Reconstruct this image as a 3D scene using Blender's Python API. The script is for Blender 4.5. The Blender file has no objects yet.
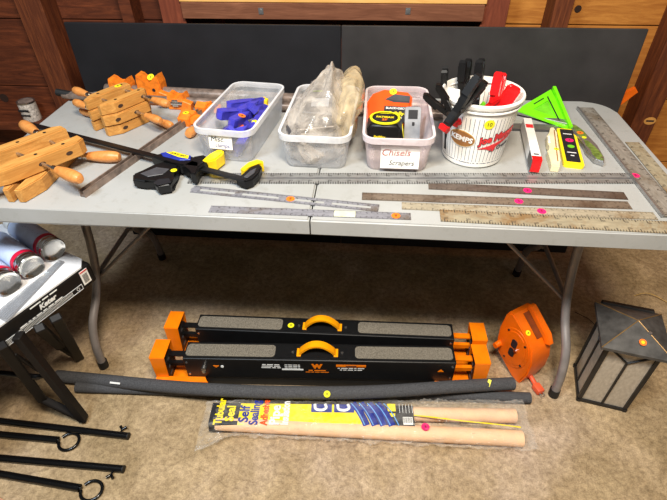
import bpy, bmesh, math, random
from mathutils import Vector, Matrix, Euler, noise
random.seed(7)
PI = math.pi
C = bpy.context.scene.collection
SC = bpy.context.scene

# ------------------------------------------------------------------ camera
F, CX, CY, CZ, PITCH, YAW, ROLL = 477.1, .135, -.8858, 1.3989, .7001, -.0903, -.0141
def cam_axes():
    f = Vector((math.sin(YAW)*math.cos(PITCH), math.cos(YAW)*math.cos(PITCH), -math.sin(PITCH)))
    r = Vector((math.cos(YAW), -math.sin(YAW), 0)); u = r.cross(f)
    return math.cos(ROLL)*r + math.sin(ROLL)*u, -math.sin(ROLL)*r + math.cos(ROLL)*u, f
RT, UP, FW = cam_axes()
def at(px, py, v, ax=2):
    """world point seen at a photo pixel on the plane axis=v (measuring aid)"""
    d = FW + RT*(px-333.5)/F - UP*(py-250)/F
    c = Vector((CX, CY, CZ))
    return c + d*((v-c[ax])/d[ax])

cd = bpy.data.cameras.new('camera'); cam = bpy.data.objects.new('camera', cd); C.objects.link(cam)
cam.matrix_world = Matrix(((RT.x, UP.x, -FW.x, CX), (RT.y, UP.y, -FW.y, CY), (RT.z, UP.z, -FW.z, CZ), (0, 0, 0, 1)))
cd.sensor_width = 36; cd.lens = F/667*36; cd.clip_start = .02
SC.camera = cam

# ------------------------------------------------------------------ materials
def lin(c):
    r = []
    for v in c[:3]:
        v = v/255
        r.append(v/12.92 if v <= .04045 else ((v+.055)/1.055)**2.4)
    return (*r, 1)
def base(name):
    m = bpy.data.materials.new(name); m.use_nodes = True
    nt = m.node_tree
    return m, nt, nt.nodes['Principled BSDF'], nt.nodes['Material Output']
def nd(nt, t, **k):
    n = nt.nodes.new(t)
    for a, b in k.items(): setattr(n, a, b)
    return n
def coords(nt, scale=(1, 1, 1), rot=(0, 0, 0), kind='Object'):
    tc = nd(nt, 'ShaderNodeTexCoord'); mp = nd(nt, 'ShaderNodeMapping')
    mp.inputs['Scale'].default_value = scale; mp.inputs['Rotation'].default_value = rot
    nt.links.new(tc.outputs[kind], mp.inputs[0]); return mp.outputs[0]
def noise_n(nt, v, scale, detail=4, rough=.55, dist=0):
    n = nd(nt, 'ShaderNodeTexNoise'); n.inputs['Scale'].default_value = scale; n.inputs['Detail'].default_value = detail
    n.inputs['Roughness'].default_value = rough; n.inputs['Distortion'].default_value = dist
    nt.links.new(v, n.inputs['Vector']); return n.outputs['Fac']
def ramp(nt, fac, stops):
    r = nd(nt, 'ShaderNodeValToRGB'); e = r.color_ramp.elements
    while len(e) < len(stops): e.new(.5)
    for i, (p, c) in enumerate(stops): e[i].position = p; e[i].color = lin(c) if max(c) > 1 else (*c[:3], 1)
    nt.links.new(fac, r.inputs[0]); return r.outputs[0]
def mixc(nt, fac, a, b, mode='MIX'):
    m = nd(nt, 'ShaderNodeMix', data_type='RGBA', blend_type=mode)
    for s, v in ((0, fac), (6, a), (7, b)):
        if hasattr(v, 'is_linked') or hasattr(v, 'links'): nt.links.new(v, m.inputs[s])
        else: m.inputs[s].default_value = v if s == 0 else (lin(v) if max(v) > 1 else (*v[:3], 1))
    return m.outputs[2]
def mth(nt, op, a, b=None, c=None):
    m = nd(nt, 'ShaderNodeMath', operation=op)
    for i, v in enumerate((a, b, c)):
        if v is None: continue
        if hasattr(v, 'links'): nt.links.new(v, m.inputs[i])
        else: m.inputs[i].default_value = v
    return m.outputs[0]
def bump(nt, p, h, strength=.3, dist=.002):
    b = nd(nt, 'ShaderNodeBump'); b.inputs['Strength'].default_value = strength; b.inputs['Distance'].default_value = dist
    nt.links.new(h, b.inputs['Height']); nt.links.new(b.outputs[0], p.inputs['Normal'])
MC = {}
def plain(name, c, rough=.5, metal=0, var=.10, scale=30, bmp=.0, spec=.5, stretch=(1, 1, 1), alpha=1):
    if name in MC: return MC[name]
    m, nt, p, o = base(name); v = coords(nt, stretch)
    n = noise_n(nt, v, scale, 5)
    lo = tuple(max(0, x*(1-var)) for x in c); hi = tuple(min(255, x*(1+var)) for x in c)
    col = ramp(nt, n, [(.3, lo if max(lo) > 1 else (2, 2, 2)), (.7, hi if max(hi) > 1 else (3, 3, 3))])
    nt.links.new(col, p.inputs['Base Color'])
    p.inputs['Roughness'].default_value = rough; p.inputs['Metallic'].default_value = metal
    p.inputs['Specular IOR Level'].default_value = spec
    if bmp: bump(nt, p, n, bmp, .002)
    MC[name] = m; return m
def film(name, c, opac, rough=.15, spec=.8, bscale=40, bstr=.4, var=.25):
    """frosted / clear thin plastic: part of the light goes straight through"""
    m, nt, p, o = base(name); v = coords(nt)
    n = noise_n(nt, v, bscale, 4, .6, .6)
    nt.links.new(ramp(nt, n, [(.3, tuple(x*.88 for x in c)), (.7, c)]), p.inputs['Base Color'])
    p.inputs['Roughness'].default_value = rough; p.inputs['Specular IOR Level'].default_value = spec
    bump(nt, p, n, bstr, .004)
    t = nd(nt, 'ShaderNodeBsdfTransparent'); mx = nd(nt, 'ShaderNodeMixShader')
    fr = nd(nt, 'ShaderNodeLayerWeight'); fr.inputs['Blend'].default_value = .35
    f = mth(nt, 'ADD', opac, mth(nt, 'MULTIPLY', fr.outputs['Facing'], .45))
    f = mth(nt, 'ADD', f, mth(nt, 'MULTIPLY', mth(nt, 'SUBTRACT', n, .5), var*2)); f = mth(nt, 'MINIMUM', mth(nt, 'MAXIMUM', f, 0.), 1.)
    nt.links.new(f, mx.inputs[0]); nt.links.new(t.outputs[0], mx.inputs[1]); nt.links.new(p.outputs[0], mx.inputs[2])
    nt.links.new(mx.outputs[0], o.inputs[0]); return m
def wood(name, dark, light, rough=.6, along='x', sc=6, stretch=14, bmp=.25, spec=.3, blot=None):
    m, nt, p, o = base(name)
    s = {'x': (1, stretch, stretch), 'y': (stretch, 1, stretch), 'z': (stretch, stretch, 1)}[along]
    v = coords(nt, s)
    n = noise_n(nt, v, sc, 8, .65, 1.2)
    col = ramp(nt, n, [(.32, dark), (.5, tuple((a+b)/2 for a, b in zip(dark, light))), (.68, light)])
    v2 = coords(nt); n2 = noise_n(nt, v2, 5, 4)
    col = mixc(nt, ramp(nt, n2, [(.35, (0, 0, 0)), (.75, (.55, .55, .55))]), col, blot or dark)
    nt.links.new(col, p.inputs['Base Color']); p.inputs['Roughness'].default_value = rough
    p.inputs['Specular IOR Level'].default_value = spec
    bump(nt, p, n, bmp, .003); return m

def m_concrete():
    m, nt, p, o = base('concrete'); v = coords(nt)
    a = noise_n(nt, v, 2.2, 6, .6); b = noise_n(nt, v, 60, 6, .75); c = noise_n(nt, v, 260, 3, .7); d = noise_n(nt, v, 9, 6, .7, .8)
    col = ramp(nt, a, [(.3, (184, 160, 120)), (.5, (208, 182, 144)), (.72, (218, 194, 170))])
    col = mixc(nt, .8, col, ramp(nt, d, [(.3, (.50, .46, .40)), (.7, (1, 1, 1))]), 'MULTIPLY')
    col = mixc(nt, .75, col, ramp(nt, b, [(.33, (.36, .34, .32)), (.6, (1, 1, 1))]), 'MULTIPLY')
    col = mixc(nt, .7, col, ramp(nt, c, [(.28, (.5, .48, .46)), (.6, (1, 1, 1))]), 'MULTIPLY')
    # cracks: dark thin veins
    vo = nd(nt, 'ShaderNodeTexVoronoi', feature='DISTANCE_TO_EDGE'); vo.inputs['Scale'].default_value = 2.3
    vv = nd(nt, 'ShaderNodeMixRGB'); vv.inputs[0].default_value = .18
    nn = nd(nt, 'ShaderNodeTexNoise'); nn.inputs['Scale'].default_value = 6; nt.links.new(v, nn.inputs['Vector'])
    nt.links.new(v, vv.inputs[1]); nt.links.new(nn.outputs['Color'], vv.inputs[2]); nt.links.new(vv.outputs[0], vo.inputs['Vector'])
    cr = ramp(nt, vo.outputs['Distance'], [(.0, (.45, .42, .4)), (.006, (1, 1, 1))])
    col = mixc(nt, .35, col, cr, 'MULTIPLY')
    nt.links.new(col, p.inputs['Base Color']); p.inputs['Roughness'].default_value = .75
    p.inputs['Specular IOR Level'].default_value = .25
    bump(nt, p, b, .6, .003); return m
def m_table():
    m, nt, p, o = base('grey_plastic'); v = coords(nt)
    a = noise_n(nt, v, 3, 5); b = noise_n(nt, v, 35, 6, .7); c = noise_n(nt, v, 300, 2)
    col = ramp(nt, a, [(.3, (156, 156, 152)), (.7, (170, 171, 170))])
    col = mixc(nt, .5, col, ramp(nt, b, [(.28, (.72, .70, .64)), (.45, (1, 1, 1))]), 'MULTIPLY')
    nt.links.new(col, p.inputs['Base Color']); p.inputs['Roughness'].default_value = .45
    bump(nt, p, c, .12, .001); return m
def m_ruler(name, c, rust=None, ramt=.5, hw=.013, step=.003175, metal=.75, rough=.35, ticks=(35, 32, 30), face_axis=True):
    """metal rule: ticks along both long edges in object x"""
    m, nt, p, o = base(name); v = coords(nt)
    sx = nd(nt, 'ShaderNodeSeparateXYZ'); tc = nd(nt, 'ShaderNodeTexCoord'); nt.links.new(tc.outputs['Object'], sx.inputs[0])
    x = mth(nt, 'ADD', sx.outputs[0], 10); y = mth(nt, 'ABSOLUTE', sx.outputs[1])
    t1 = mth(nt, 'LESS_THAN', mth(nt, 'MODULO', x, step), step*.33)
    e1 = mth(nt, 'GREATER_THAN', y, hw*.76)
    t2 = mth(nt, 'LESS_THAN', mth(nt, 'MODULO', x, step*4), step*.42)
    e2 = mth(nt, 'GREATER_THAN', y, hw*.55)
    f = mth(nt, 'MAXIMUM', mth(nt, 'MULTIPLY', t1, e1), mth(nt, 'MULTIPLY', t2, e2))
    # small figures: dark blocks at every inch inside the tick rows
    t3 = mth(nt, 'LESS_THAN', mth(nt, 'MODULO', x, step*8), step*1.6)
    e3 = mth(nt, 'MULTIPLY', mth(nt, 'GREATER_THAN', y, hw*.33), mth(nt, 'LESS_THAN', y, hw*.6))
    nb = mth(nt, 'GREATER_THAN', noise_n(nt, v, 900, 0), .5)
    f = mth(nt, 'MAXIMUM', f, mth(nt, 'MULTIPLY', mth(nt, 'MULTIPLY', t3, e3), nb))
    n1 = noise_n(nt, coords(nt, (1, 4, 4)), 25, 6, .7); n2 = noise_n(nt, v, 7, 6, .75, .5)
    col = ramp(nt, n1, [(.3, tuple(q*.78 for q in c)), (.7, c)])
    if rust: col = mixc(nt, ramp(nt, n2, [(.62-.3*ramt, (0, 0, 0)), (.78-.3*ramt, (.85, .85, .85))]), col, rust)
    col = mixc(nt, mth(nt, 'MULTIPLY', f, .8), col, ticks)
    nt.links.new(col, p.inputs['Base Color']); p.inputs['Metallic'].default_value = metal; p.inputs['Roughness'].default_value = rough
    bump(nt, p, n1, .15, .001); return m

M = dict(
 concrete=m_concrete(), table=m_table(),
 board_dark=wood('dark_red_board', (66, 30, 16), (128, 66, 36), .6, 'x', 5, 9),
 board_light=wood('orange_board', (158, 96, 38), (208, 142, 66), .55, 'x', 5, 9, blot=(150, 88, 36)),
 stud=wood('dark_stud', (70, 32, 18), (132, 72, 38), .6, 'z', 6, 10),
 stud_red=wood('red_stud', (98, 46, 30), (136, 70, 46), .6, 'z', 6, 10),
 beam=wood('brown_beam', (104, 62, 42), (142, 92, 66), .6, 'x', 6, 10),
 plank=wood('pale_plank', (214, 160, 86), (242, 196, 122), .55, 'x', 5, 8, blot=(220, 160, 80)),
 maple=wood('clamp_wood', (172, 116, 54), (222, 166, 92), .5, 'x', 9, 9, .15, blot=(190, 130, 60)),
 handlewood=wood('handle_wood', (190, 118, 54), (226, 160, 92), .4, 'x', 14, 6, .1, .5, blot=(200, 125, 60)),
 black_panel=plain('black_board', (27, 27, 30), .6, 0, .12, 8, .05, .2),
 black_panel2=plain('worn_black_board', (48, 46, 46), .65, 0, .16, 6, .05, .2),
 frame=plain('grey_frame_paint', (134, 128, 126), .35, .2, .06),
 under=plain('underside_plastic', (60, 58, 56), .6),
 rubber=plain('black_rubber', (20, 20, 20), .6),
 black=plain('black_plastic', (17, 17, 18), .4, 0, .15, 50, 0, .35),
 blackgloss=plain('gloss_black_paint', (12, 12, 13), .22, 0, .1, 50),
 blackmetal=plain('black_steel', (20, 20, 21), .35, .2, .1),
 orange=plain('orange_paint', (250, 126, 4), .35, 0, .06, 20, 0, .5),
 orangecast=plain('orange_cast_iron', (232, 122, 30), .5, 0, .14, 60, .25),
 orangereel=plain('orange_plastic', (232, 104, 8), .35, 0, .08, 12),
 handleyel=plain('amber_plastic', (250, 160, 10), .3, 0, .05),
 grip=plain('grip_tape', (100, 94, 84), .9, 0, .5, 500, .6, .2),
 pipe=plain('worn_pipe', (128, 112, 102), .4, .35, .25, 40, .1),
 steel=plain('steel', (190, 188, 185), .25, .95, .08, 60),
 chrome=plain('bright_steel', (225, 222, 215), .18, 1, .05, 60),
 dsteel=plain('dark_steel', (70, 66, 64), .35, .8, .2, 60),
 bin=film('frosted_plastic', (248, 249, 252), .13, .3, .6, 20, .05, .03),
 binrim=film('frosted_plastic_rim', (250, 250, 252), .5, .3, .6, 20, .05, .03),
 binp=film('pinkish_frosted_plastic', (252, 232, 232), .22, .3, .6, 20, .05, .03),
 binprim=film('pinkish_frosted_rim', (252, 238, 240), .55, .3, .6, 20, .05, .03),
 bag=film('crinkled_poly_bag', (232, 220, 206), .30, .12, 1., 26, .9, .45),
 bag2=film('yellowed_poly_bag', (222, 200, 160), .42, .16, 1., 26, .9, .4),
 wrap=film('clear_wrap', (246, 240, 230), .03, .10, 1., 30, .9, .16),
 paper=plain('white_paper', (238, 236, 230), .7, 0, .03),
 ink=plain('black_ink', (25, 25, 30), .6), inkred=plain('red_ink', (150, 50, 40), .6), inkblue=plain('blue_ink', (60, 70, 150), .6),
 blue=plain('blue_clamp_plastic', (66, 64, 178), .35, 0, .12, 30), yellow=plain('yellow_rubber', (245, 205, 20), .45, 0, .06),
 lblue=plain('label_blue', (32, 48, 140), .4), lyel=plain('label_yellow', (252, 224, 30), .4, 0, .03),
 white=plain('white_plastic', (238, 238, 236), .35, 0, .03), cream=plain('cream_plastic', (228, 216, 178), .45, 0, .06),
 red=plain('red_plastic', (214, 22, 26), .28, 0, .06), redtxt=plain('red_print', (214, 48, 52), .5),
 green=plain('lime_plastic', (120, 232, 20), .35, 0, .05), greenc=plain('green_plastic', (110, 200, 40), .35),
 olive=plain('olive_paint', (112, 132, 60), .5, .3, .25, 60), pinkst=plain('pink_sticker', (238, 30, 110), .5, 0, .02),
 yelst=plain('yellow_sticker', (236, 228, 30), .5, 0, .02), orst=plain('orange_sticker', (244, 120, 30), .5, 0, .02),
 orangebd=plain('bright_orange_plastic', (248, 84, 24), .35, 0, .05), grey=plain('grey_plastic_tool', (150, 152, 156), .4),
 dgrey=plain('dark_grey_plastic', (70, 70, 74), .45), alu=plain('aluminium', (168, 168, 168), .35, .8, .06, 60),
 foam=plain('grey_foam', (72, 72, 74), .9, 0, .22, 300, .4, .2), foam2=plain('grey_foam_end', (52, 52, 54), .9),
 beige=plain('beige_foam', (232, 190, 150), .7, 0, .04, 20, .05),
 lantern=plain('lantern_black', (40, 38, 37), .45, .3, .25, 20), lroof=plain('dusty_lantern_roof', (78, 76, 74), .5, .3, .25, 25, .1),
 bronze=plain('worn_bronze_edge', (150, 118, 74), .4, .5), canblue=plain('pale_blue_label', (196, 210, 238), .35, 0, .04),
 canred=plain('crimson_band', (206, 22, 60), .35), toolblack=plain('bench_black', (22, 19, 18), .55, 0, .1, 30, 0, .25),
 benchtop=plain('bench_top_white', (232, 232, 234), .4, 0, .04, 12), brown=plain('logo_brown', (150, 100, 50), .5),
 gold=plain('logo_gold', (196, 146, 60), .5), cardboard=plain('cardboard', (196, 140, 104), .8), wire=plain('pale_wire', (196, 160, 90), .5),
 ruststeel=plain('rusty_bits', (96, 74, 56), .6, .5, .4, 120), slot_shade=plain('slot_shadow_wood', (62, 40, 24), .8), stencil=plain('burnt_stamp', (196, 140, 70), .7),
)
def frost_glass():
    m, nt, p, o = base('frosted_glass'); v = coords(nt, (1, 1, .5)); n = noise_n(nt, v, 120, 3)
    nt.links.new(ramp(nt, n, [(.3, (178, 166, 148)), (.7, (206, 194, 176))]), p.inputs['Base Color'])
    p.inputs['Roughness'].default_value = .45; p.inputs['Transmission Weight'].default_value = .15; bump(nt, p, n, .3, .001); return m
M['frost'] = frost_glass()
M['r_alu'] = m_ruler('tsquare_blade_metal', (172, 172, 170), (150, 140, 120), .1, .024, .00635, .5, .35)
M['r_head'] = m_ruler('tsquare_head_metal', (172, 166, 156), (120, 108, 92), .4, .024, .00635, .3, .4)
M['r_blue'] = m_ruler('steel_rule_metal', (158, 158, 166), (112, 100, 88), .35, .014, metal=.25)
M['r_brown'] = m_ruler('brown_rule_metal', (140, 124, 108), (92, 74, 60), .45, .016, metal=.25)
M['r_dark'] = m_ruler('dark_rule_metal', (120, 106, 96), (84, 68, 58), .5, .0165, metal=.25)
M['r_rust'] = m_ruler('rusty_square_metal', (172, 160, 134), (128, 94, 52), .55, .024, .00635, .15, .6)
M['r_tan'] = m_ruler('tan_rule_metal', (186, 174, 150), (134, 110, 80), .3, .015, .003175, .2, .45)

def m_bucket():
    m, nt, p, o = base('pinstriped_white_plastic')
    tc = nd(nt, 'ShaderNodeTexCoord'); s = nd(nt, 'ShaderNodeSeparateXYZ'); nt.links.new(tc.outputs['Object'], s.inputs[0])
    ang = mth(nt, 'ARCTAN2', s.outputs[1], s.outputs[0])
    f = mth(nt, 'LESS_THAN', mth(nt, 'FRACT', mth(nt, 'MULTIPLY', mth(nt, 'ADD', ang, 10), 54/(2*PI))), .13)
    f = mth(nt, 'MULTIPLY', f, mth(nt, 'LESS_THAN', s.outputs[2], .146)); f = mth(nt, 'MULTIPLY', f, mth(nt, 'GREATER_THAN', s.outputs[2], .022))
    f2 = mth(nt, 'MULTIPLY', mth(nt, 'GREATER_THAN', s.outputs[2], .016), mth(nt, 'LESS_THAN', s.outputs[2], .0185))
    f = mth(nt, 'MAXIMUM', f, mth(nt, 'MULTIPLY', f2, mth(nt, 'GREATER_THAN', noise_n(nt, tc.outputs['Object'], 300, 1), .45)))
    nt.links.new(mixc(nt, f, (240, 238, 232), (70, 74, 96)), p.inputs['Base Color']); p.inputs['Roughness'].default_value = .35; return m
M['bucket'] = m_bucket()

# ------------------------------------------------------------------ mesh helpers
class MB:
    def __init__(s): s.bm = bmesh.new()
    def box(s, c, d, rot=None, bev=0, seg=1, taper=None):
        r = bmesh.ops.create_cube(s.bm, size=1); vs = r['verts']
        for v in vs:
            v.co = Vector((v.co.x*d[0], v.co.y*d[1], v.co.z*d[2]))
            if taper and v.co.z > 0: v.co.x *= taper; v.co.y *= taper
        if bev:
            es = list({e for v in vs for e in v.link_edges})
            q = bmesh.ops.bevel(s.bm, geom=es, offset=bev, segments=seg, affect='EDGES', profile=.5)
            vs = list({v for f in q['faces'] for v in f.verts} | {v for v in vs if v.is_valid})
        m = Matrix.Translation(Vector(c))
        if rot: m = m @ Euler(rot).to_matrix().to_4x4()
        for v in vs: v.co = m @ v.co
        return vs
    def rod(s, a, b, r, r2=None, n=14, cap=True):
        a = Vector(a); b = Vector(b); d = b-a; r2 = r if r2 is None else r2
        q = bmesh.ops.create_cone(s.bm, cap_ends=cap, segments=n, radius1=r, radius2=r2, depth=d.length)
        m = Matrix.Translation((a+b)/2) @ d.to_track_quat('Z', 'Y').to_matrix().to_4x4()
        for v in q['verts']: v.co = m @ v.co
        return q['verts']
    def tube(s, pts, r, n=10, cap=True, closed=False, flat=1):
        pts = [Vector(p) for p in pts]; rings = []; up = Vector((0, 0, 1)); N = len(pts); lx = None
        for i, p in enumerate(pts):
            t = (pts[(i+1) % N]-pts[i-1]) if closed else (pts[min(i+1, N-1)]-pts[max(i-1, 0)])
            t.normalize()
            x = t.cross(up)
            if lx is not None and (x.length < .4 or flat == 1): x = lx - t*lx.dot(t)
            elif x.length < .1: x = t.cross(Vector((0, 1, 0)))
            x.normalize(); lx = x.copy(); y = x.cross(t); rr = r[i] if isinstance(r, (list, tuple)) else r
            rings.append([s.bm.verts.new(p + x*math.cos(2*PI*k/n)*rr + y*math.sin(2*PI*k/n)*rr*flat) for k in range(n)])
        for i in range(N if closed else N-1):
            a, b = rings[i], rings[(i+1) % N]
            for k in range(n): s.bm.faces.new((a[k], a[(k+1) % n], b[(k+1) % n], b[k]))
        if cap and not closed: s.bm.faces.new(rings[0][::-1]); s.bm.faces.new(rings[-1])
    def prism(s, poly, z0, z1, plane='xy', bev=0, seg=1):
        def P(u, v, w): return {'xy': (u, v, w), 'xz': (u, w, v), 'yz': (w, u, v)}[plane]
        a = [s.bm.verts.new(P(u, v, z0)) for u, v in poly]; b = [s.bm.verts.new(P(u, v, z1)) for u, v in poly]
        n = len(poly); fs = [s.bm.faces.new(a[::-1]), s.bm.faces.new(b)]
        for i in range(n): fs.append(s.bm.faces.new((a[i], a[(i+1) % n], b[(i+1) % n], b[i])))
        if bev:
            es = list({e for f in fs[:2] for e in f.edges}); bmesh.ops.bevel(s.bm, geom=es, offset=bev, segments=seg, affect='EDGES')
    def lathe(s, prof, n=32, c=(0, 0, 0), close=False):
        rings = []
        for r, z in prof:
            if r < 1e-5: rings.append([s.bm.verts.new((c[0], c[1], c[2]+z))]*1)
            else: rings.append([s.bm.verts.new((c[0]+r*math.cos(2*PI*k/n), c[1]+r*math.sin(2*PI*k/n), c[2]+z)) for k in range(n)])
        for i in range(len(rings)-1):
            a, b = rings[i], rings[i+1]
            for k in range(n):
                k2 = (k+1) % n
                if len(a) == 1 and len(b) == 1: continue
                if len(a) == 1: s.bm.faces.new((a[0], b[k], b[k2]))
                elif len(b) == 1: s.bm.faces.new((a[k], a[k2], b[0]))
                else: s.bm.faces.new((a[k], a[k2], b[k2], b[k]))
    def xf(s, m):
        for v in s.bm.verts: v.co = m @ v.co
        return s
    def each(s, name, mat, parent=None, smooth=False):
        """one object per loose piece"""
        s.bm.verts.ensure_lookup_table(); left = set(s.bm.verts); out = []
        while left:
            v0 = min(left, key=lambda v: v.index); st_ = [v0]; isl = {v0}
            while st_:
                for e in st_.pop().link_edges:
                    for w_ in e.verts:
                        if w_ not in isl: isl.add(w_); st_.append(w_)
            left -= isl; idx = {v: i for i, v in enumerate(sorted(isl, key=lambda v: v.index))}
            q_ = MB(); nv = [q_.bm.verts.new(v.co) for v in idx]
            for f in {f for v in isl for f in v.link_faces}: q_.bm.faces.new([nv[idx[v]] for v in f.verts])
            out.append(q_.build(name, mat, parent, smooth))
        s.bm.free(); return out
    def build(s, name, mat, parent=None, smooth=False, label=None, tri=False):
        bmesh.ops.recalc_face_normals(s.bm, faces=s.bm.faces[:])
        me = bpy.data.meshes.new(name); s.bm.to_mesh(me); s.bm.free()
        if mat: me.materials.append(mat if not isinstance(mat, str) else M[mat])
        if smooth:
            for p in me.polygons: p.use_smooth = True
            try: me.set_sharp_from_angle(angle=math.radians(38))
            except Exception: pass
        o = bpy.data.objects.new(name, me); C.objects.link(o)
        if parent: o.parent = parent
        if label: o['label'] = label
        return o
def tag(o, label, cat, group=None, kind=None):
    o['label'] = label; o['category'] = cat
    if group: o['group'] = group
    if kind: o['kind'] = kind
    return o
def thing(name, label, cat, loc=(0, 0, 0), rot=(0, 0, 0), group=None):
    o = bpy.data.objects.new(name, None); C.objects.link(o); o.empty_display_size = .05
    o.location = loc; o.rotation_euler = rot if isinstance(rot, (tuple, list, Euler)) else (0, 0, rot)
    return tag(o, label, cat, group)
def struct(o): o['kind'] = 'structure'; return o
def copy_tree(o, parent=None):
    c = o.copy(); C.objects.link(c)
    if parent: c.parent = parent
    for ch in [x for x in bpy.data.objects if x.parent == o]: copy_tree(ch, c)
    return c
def text_bm(s, size, ext=.0002, sx=1., bold=0, shear=0):
    cu = bpy.data.curves.new('t', 'FONT'); cu.body = s; cu.size = size; cu.extrude = ext; cu.align_x = 'CENTER'; cu.align_y = 'CENTER'
    cu.offset = bold; cu.shear = shear; cu.resolution_u = 3
    ob = bpy.data.objects.new('t', cu); C.objects.link(ob); bpy.context.view_layer.update()
    dg = bpy.context.evaluated_depsgraph_get(); me = bpy.data.meshes.new_from_object(ob.evaluated_get(dg))
    mb = MB(); mb.bm.from_mesh(me); bpy.data.objects.remove(ob); bpy.data.curves.remove(cu); bpy.data.meshes.remove(me)
    for v in mb.bm.verts: v.co.x *= sx
    return mb
def text(s, size, mat, parent, m, sx=1., name='lettering', bold=0, shear=0):
    if s in TINY:      # print too small to read in the photo: rows of word-length marks
        mb = MB(); ws = s.split(' '); cw = size*.55*sx; x = -cw*len(s)/2
        for w_ in ws:
            l_ = cw*len(w_); mb.box((x+l_/2, 0, 0), (l_, size*.5, .0004)); x += l_+cw
        mb.xf(m); o = mb.build('fine_print', mat, parent); return o
    mb = text_bm(s, size, .0002, sx, bold, shear); mb.xf(m); return mb.build(name, mat, parent)
TINY = {'WEN MODEL 3921', 'UNIVERSAL STAND', 'CAPACITY 500 LBS', 'READ MANUAL BEFORE USE', 'WEN PRODUCTS', 'MITER SAW STAND EXTENSION', 'WARNING', 'TO REDUCE RISK OF INJURY', 'DO NOT STAND ON BEAM', 'FOLDING WORK TABLE', 'holds up to 1000 lbs with clamps', 'LEVEL', 'SHARP', 'L7', 'PAINT', 'gloss', 'WWPA', 'LASER', '5m/16ft', 'SB'}
def TR(loc, rot=(0, 0, 0)): return Matrix.Translation(Vector(loc)) @ Euler(rot).to_matrix().to_4x4()
XZ = (PI/2, 0, 0)       # text standing upright, facing -y
def sticker(parent, loc, mat='yelst', r=.0095, rot=(0, 0, 0), mark='8'):
    mb = MB(); mb.rod((0, 0, -.0003), (0, 0, .0004), r, n=20); mb.xf(TR(loc, rot)); s = mb.build('price_sticker', mat, parent)
    if mark: text(mark, r*1.1, 'ink', s, TR(loc, rot) @ Matrix.Translation((0, 0, .0006)), name='price_mark')
    return s
def circ(cx, cy, r, n=20, a0=0, a1=2*PI, end=False):
    return [(cx+r*math.cos(a0+(a1-a0)*k/n), cy+r*math.sin(a0+(a1-a0)*k/n)) for k in range(n+(1 if end else 0))]
def bez(p0, p1, p2, p3, n=10):
    r = []
    for i in range(n+1):
        t = i/n; r.append(Vector(p0)*(1-t)**3+Vector(p1)*3*t*(1-t)**2+Vector(p2)*3*t*t*(1-t)+Vector(p3)*t**3)
    return r
def smoothpath(pts, k=6):
    pts = [Vector(p) for p in pts]; out = []
    for i in range(len(pts)-1):
        p0 = pts[max(i-1, 0)]; p1 = pts[i]; p2 = pts[i+1]; p3 = pts[min(i+2, len(pts)-1)]
        for j in range(k):
            t = j/k
            out.append(.5*((2*p1)+(p2-p0)*t+(2*p0-5*p1+4*p2-p3)*t*t+(3*p1-p0-3*p2+p3)*t**3))
    out.append(pts[-1]); return out
def rrect(x0, y0, x1, y1, r, n=5):
    return (circ(x1-r, y1-r, r, n, 0, PI/2, True)+circ(x0+r, y1-r, r, n, PI/2, PI, True)+circ(x0+r, y0+r, r, n, PI, 1.5*PI, True)+circ(x1-r, y0+r, r, n, 1.5*PI, 2*PI, True))

# ================================================================== SETTING
mb = MB(); mb.box((0, -.3, -.05), (7, 3.6, .1)); struct(mb.build('floor', 'concrete'))
WY = 1.15
# back wall boards: rows of wide planks, dark on the left, paler on the right, an opening in between
zs = [.0, .29, .58, .868, 1.155, 1.44, 1.73, 2.02]
def boards(x0, x1, mat, name, skip=()):
    mb = MB()
    for i in range(len(zs)-1):
        if i in skip: continue
        mb.box(((x0+x1)/2, WY+.0125, (zs[i]+zs[i+1])/2-.0015), (x1-x0, .025, zs[i+1]-zs[i]-.004), bev=.002)
    return struct(mb.build(name, mat))
boards(-3.4, -.60, 'board_dark', 'wall_back')
boards(.545, 3.4, 'board_light', 'wall_back_right')
boards(-.60, .545, 'board_dark', 'wall_back_middle', skip=(3,))
mb = MB(); mb.box((0, WY+.16, 1.0), (7, .02, 2.1)); struct(mb.build('wall_outer', plain('dark_cladding', (24, 18, 14), .8)))
# knots in the right boards
mb = MB()
for px, py, r in ((578, 9, .013), (590, 150, .012)):
    p = at(px, py, WY-.001, 1); mb.rod((p.x, WY-.0015, p.z), (p.x, WY+.002, p.z), r, n=18)
for px, py, r in ((4, 98, .02), (12, 118, .024)):
    p = at(px, py, WY-.001, 1); mb.rod((p.x, WY-.0015, p.z), (p.x, WY+.002, p.z), r, n=18)
struct(mb.build('trim_knots', plain('knot_wood', (44, 24, 14), .7)))
def stud(x0, x1, name, mat, y0=1.06, z0=.04, z1=2.02):
    mb = MB(); mb.box(((x0+x1)/2, (y0+WY)/2, (z0+z1)/2), (x1-x0, WY-y0, z1-z0), bev=.002); return struct(mb.build(name, mat))
Y0 = 1.06
def X(px, py, y=Y0): return at(px, py, y, 1).x
stud(X(13, 0), X(24, 0), 'trim_1', 'stud'); stud(X(24.5, 0), X(42, 0), 'trim_2', 'stud', 1.045)
stud(X(117, 0), X(129, 0), 'trim_3', 'board_dark'); 
stud(X(159, 0), X(184, 6), 'trim_4', 'stud_red', 1.05)
stud(X(482, 10), X(508, 10), 'trim_5', 'stud_red', 1.05)
stud(X(553, 8), X(572, 8), 'trim_6', 'stud', 1.05)
stud(X(643, 95), X(668, 92), 'trim_7', 'stud', 1.05)
mb = MB(); mb.box((0, 1.09, .02), (6.8, .12, .04)); struct(mb.build('trim_sill', 'stud'))
# blocking ledge the tin stands on (left bay)
mb = MB(); mb.box((-2.0, 1.09, .435), (1.43, .12, .038), bev=.002); struct(mb.build('trim_ledge', 'board_dark'))
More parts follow.
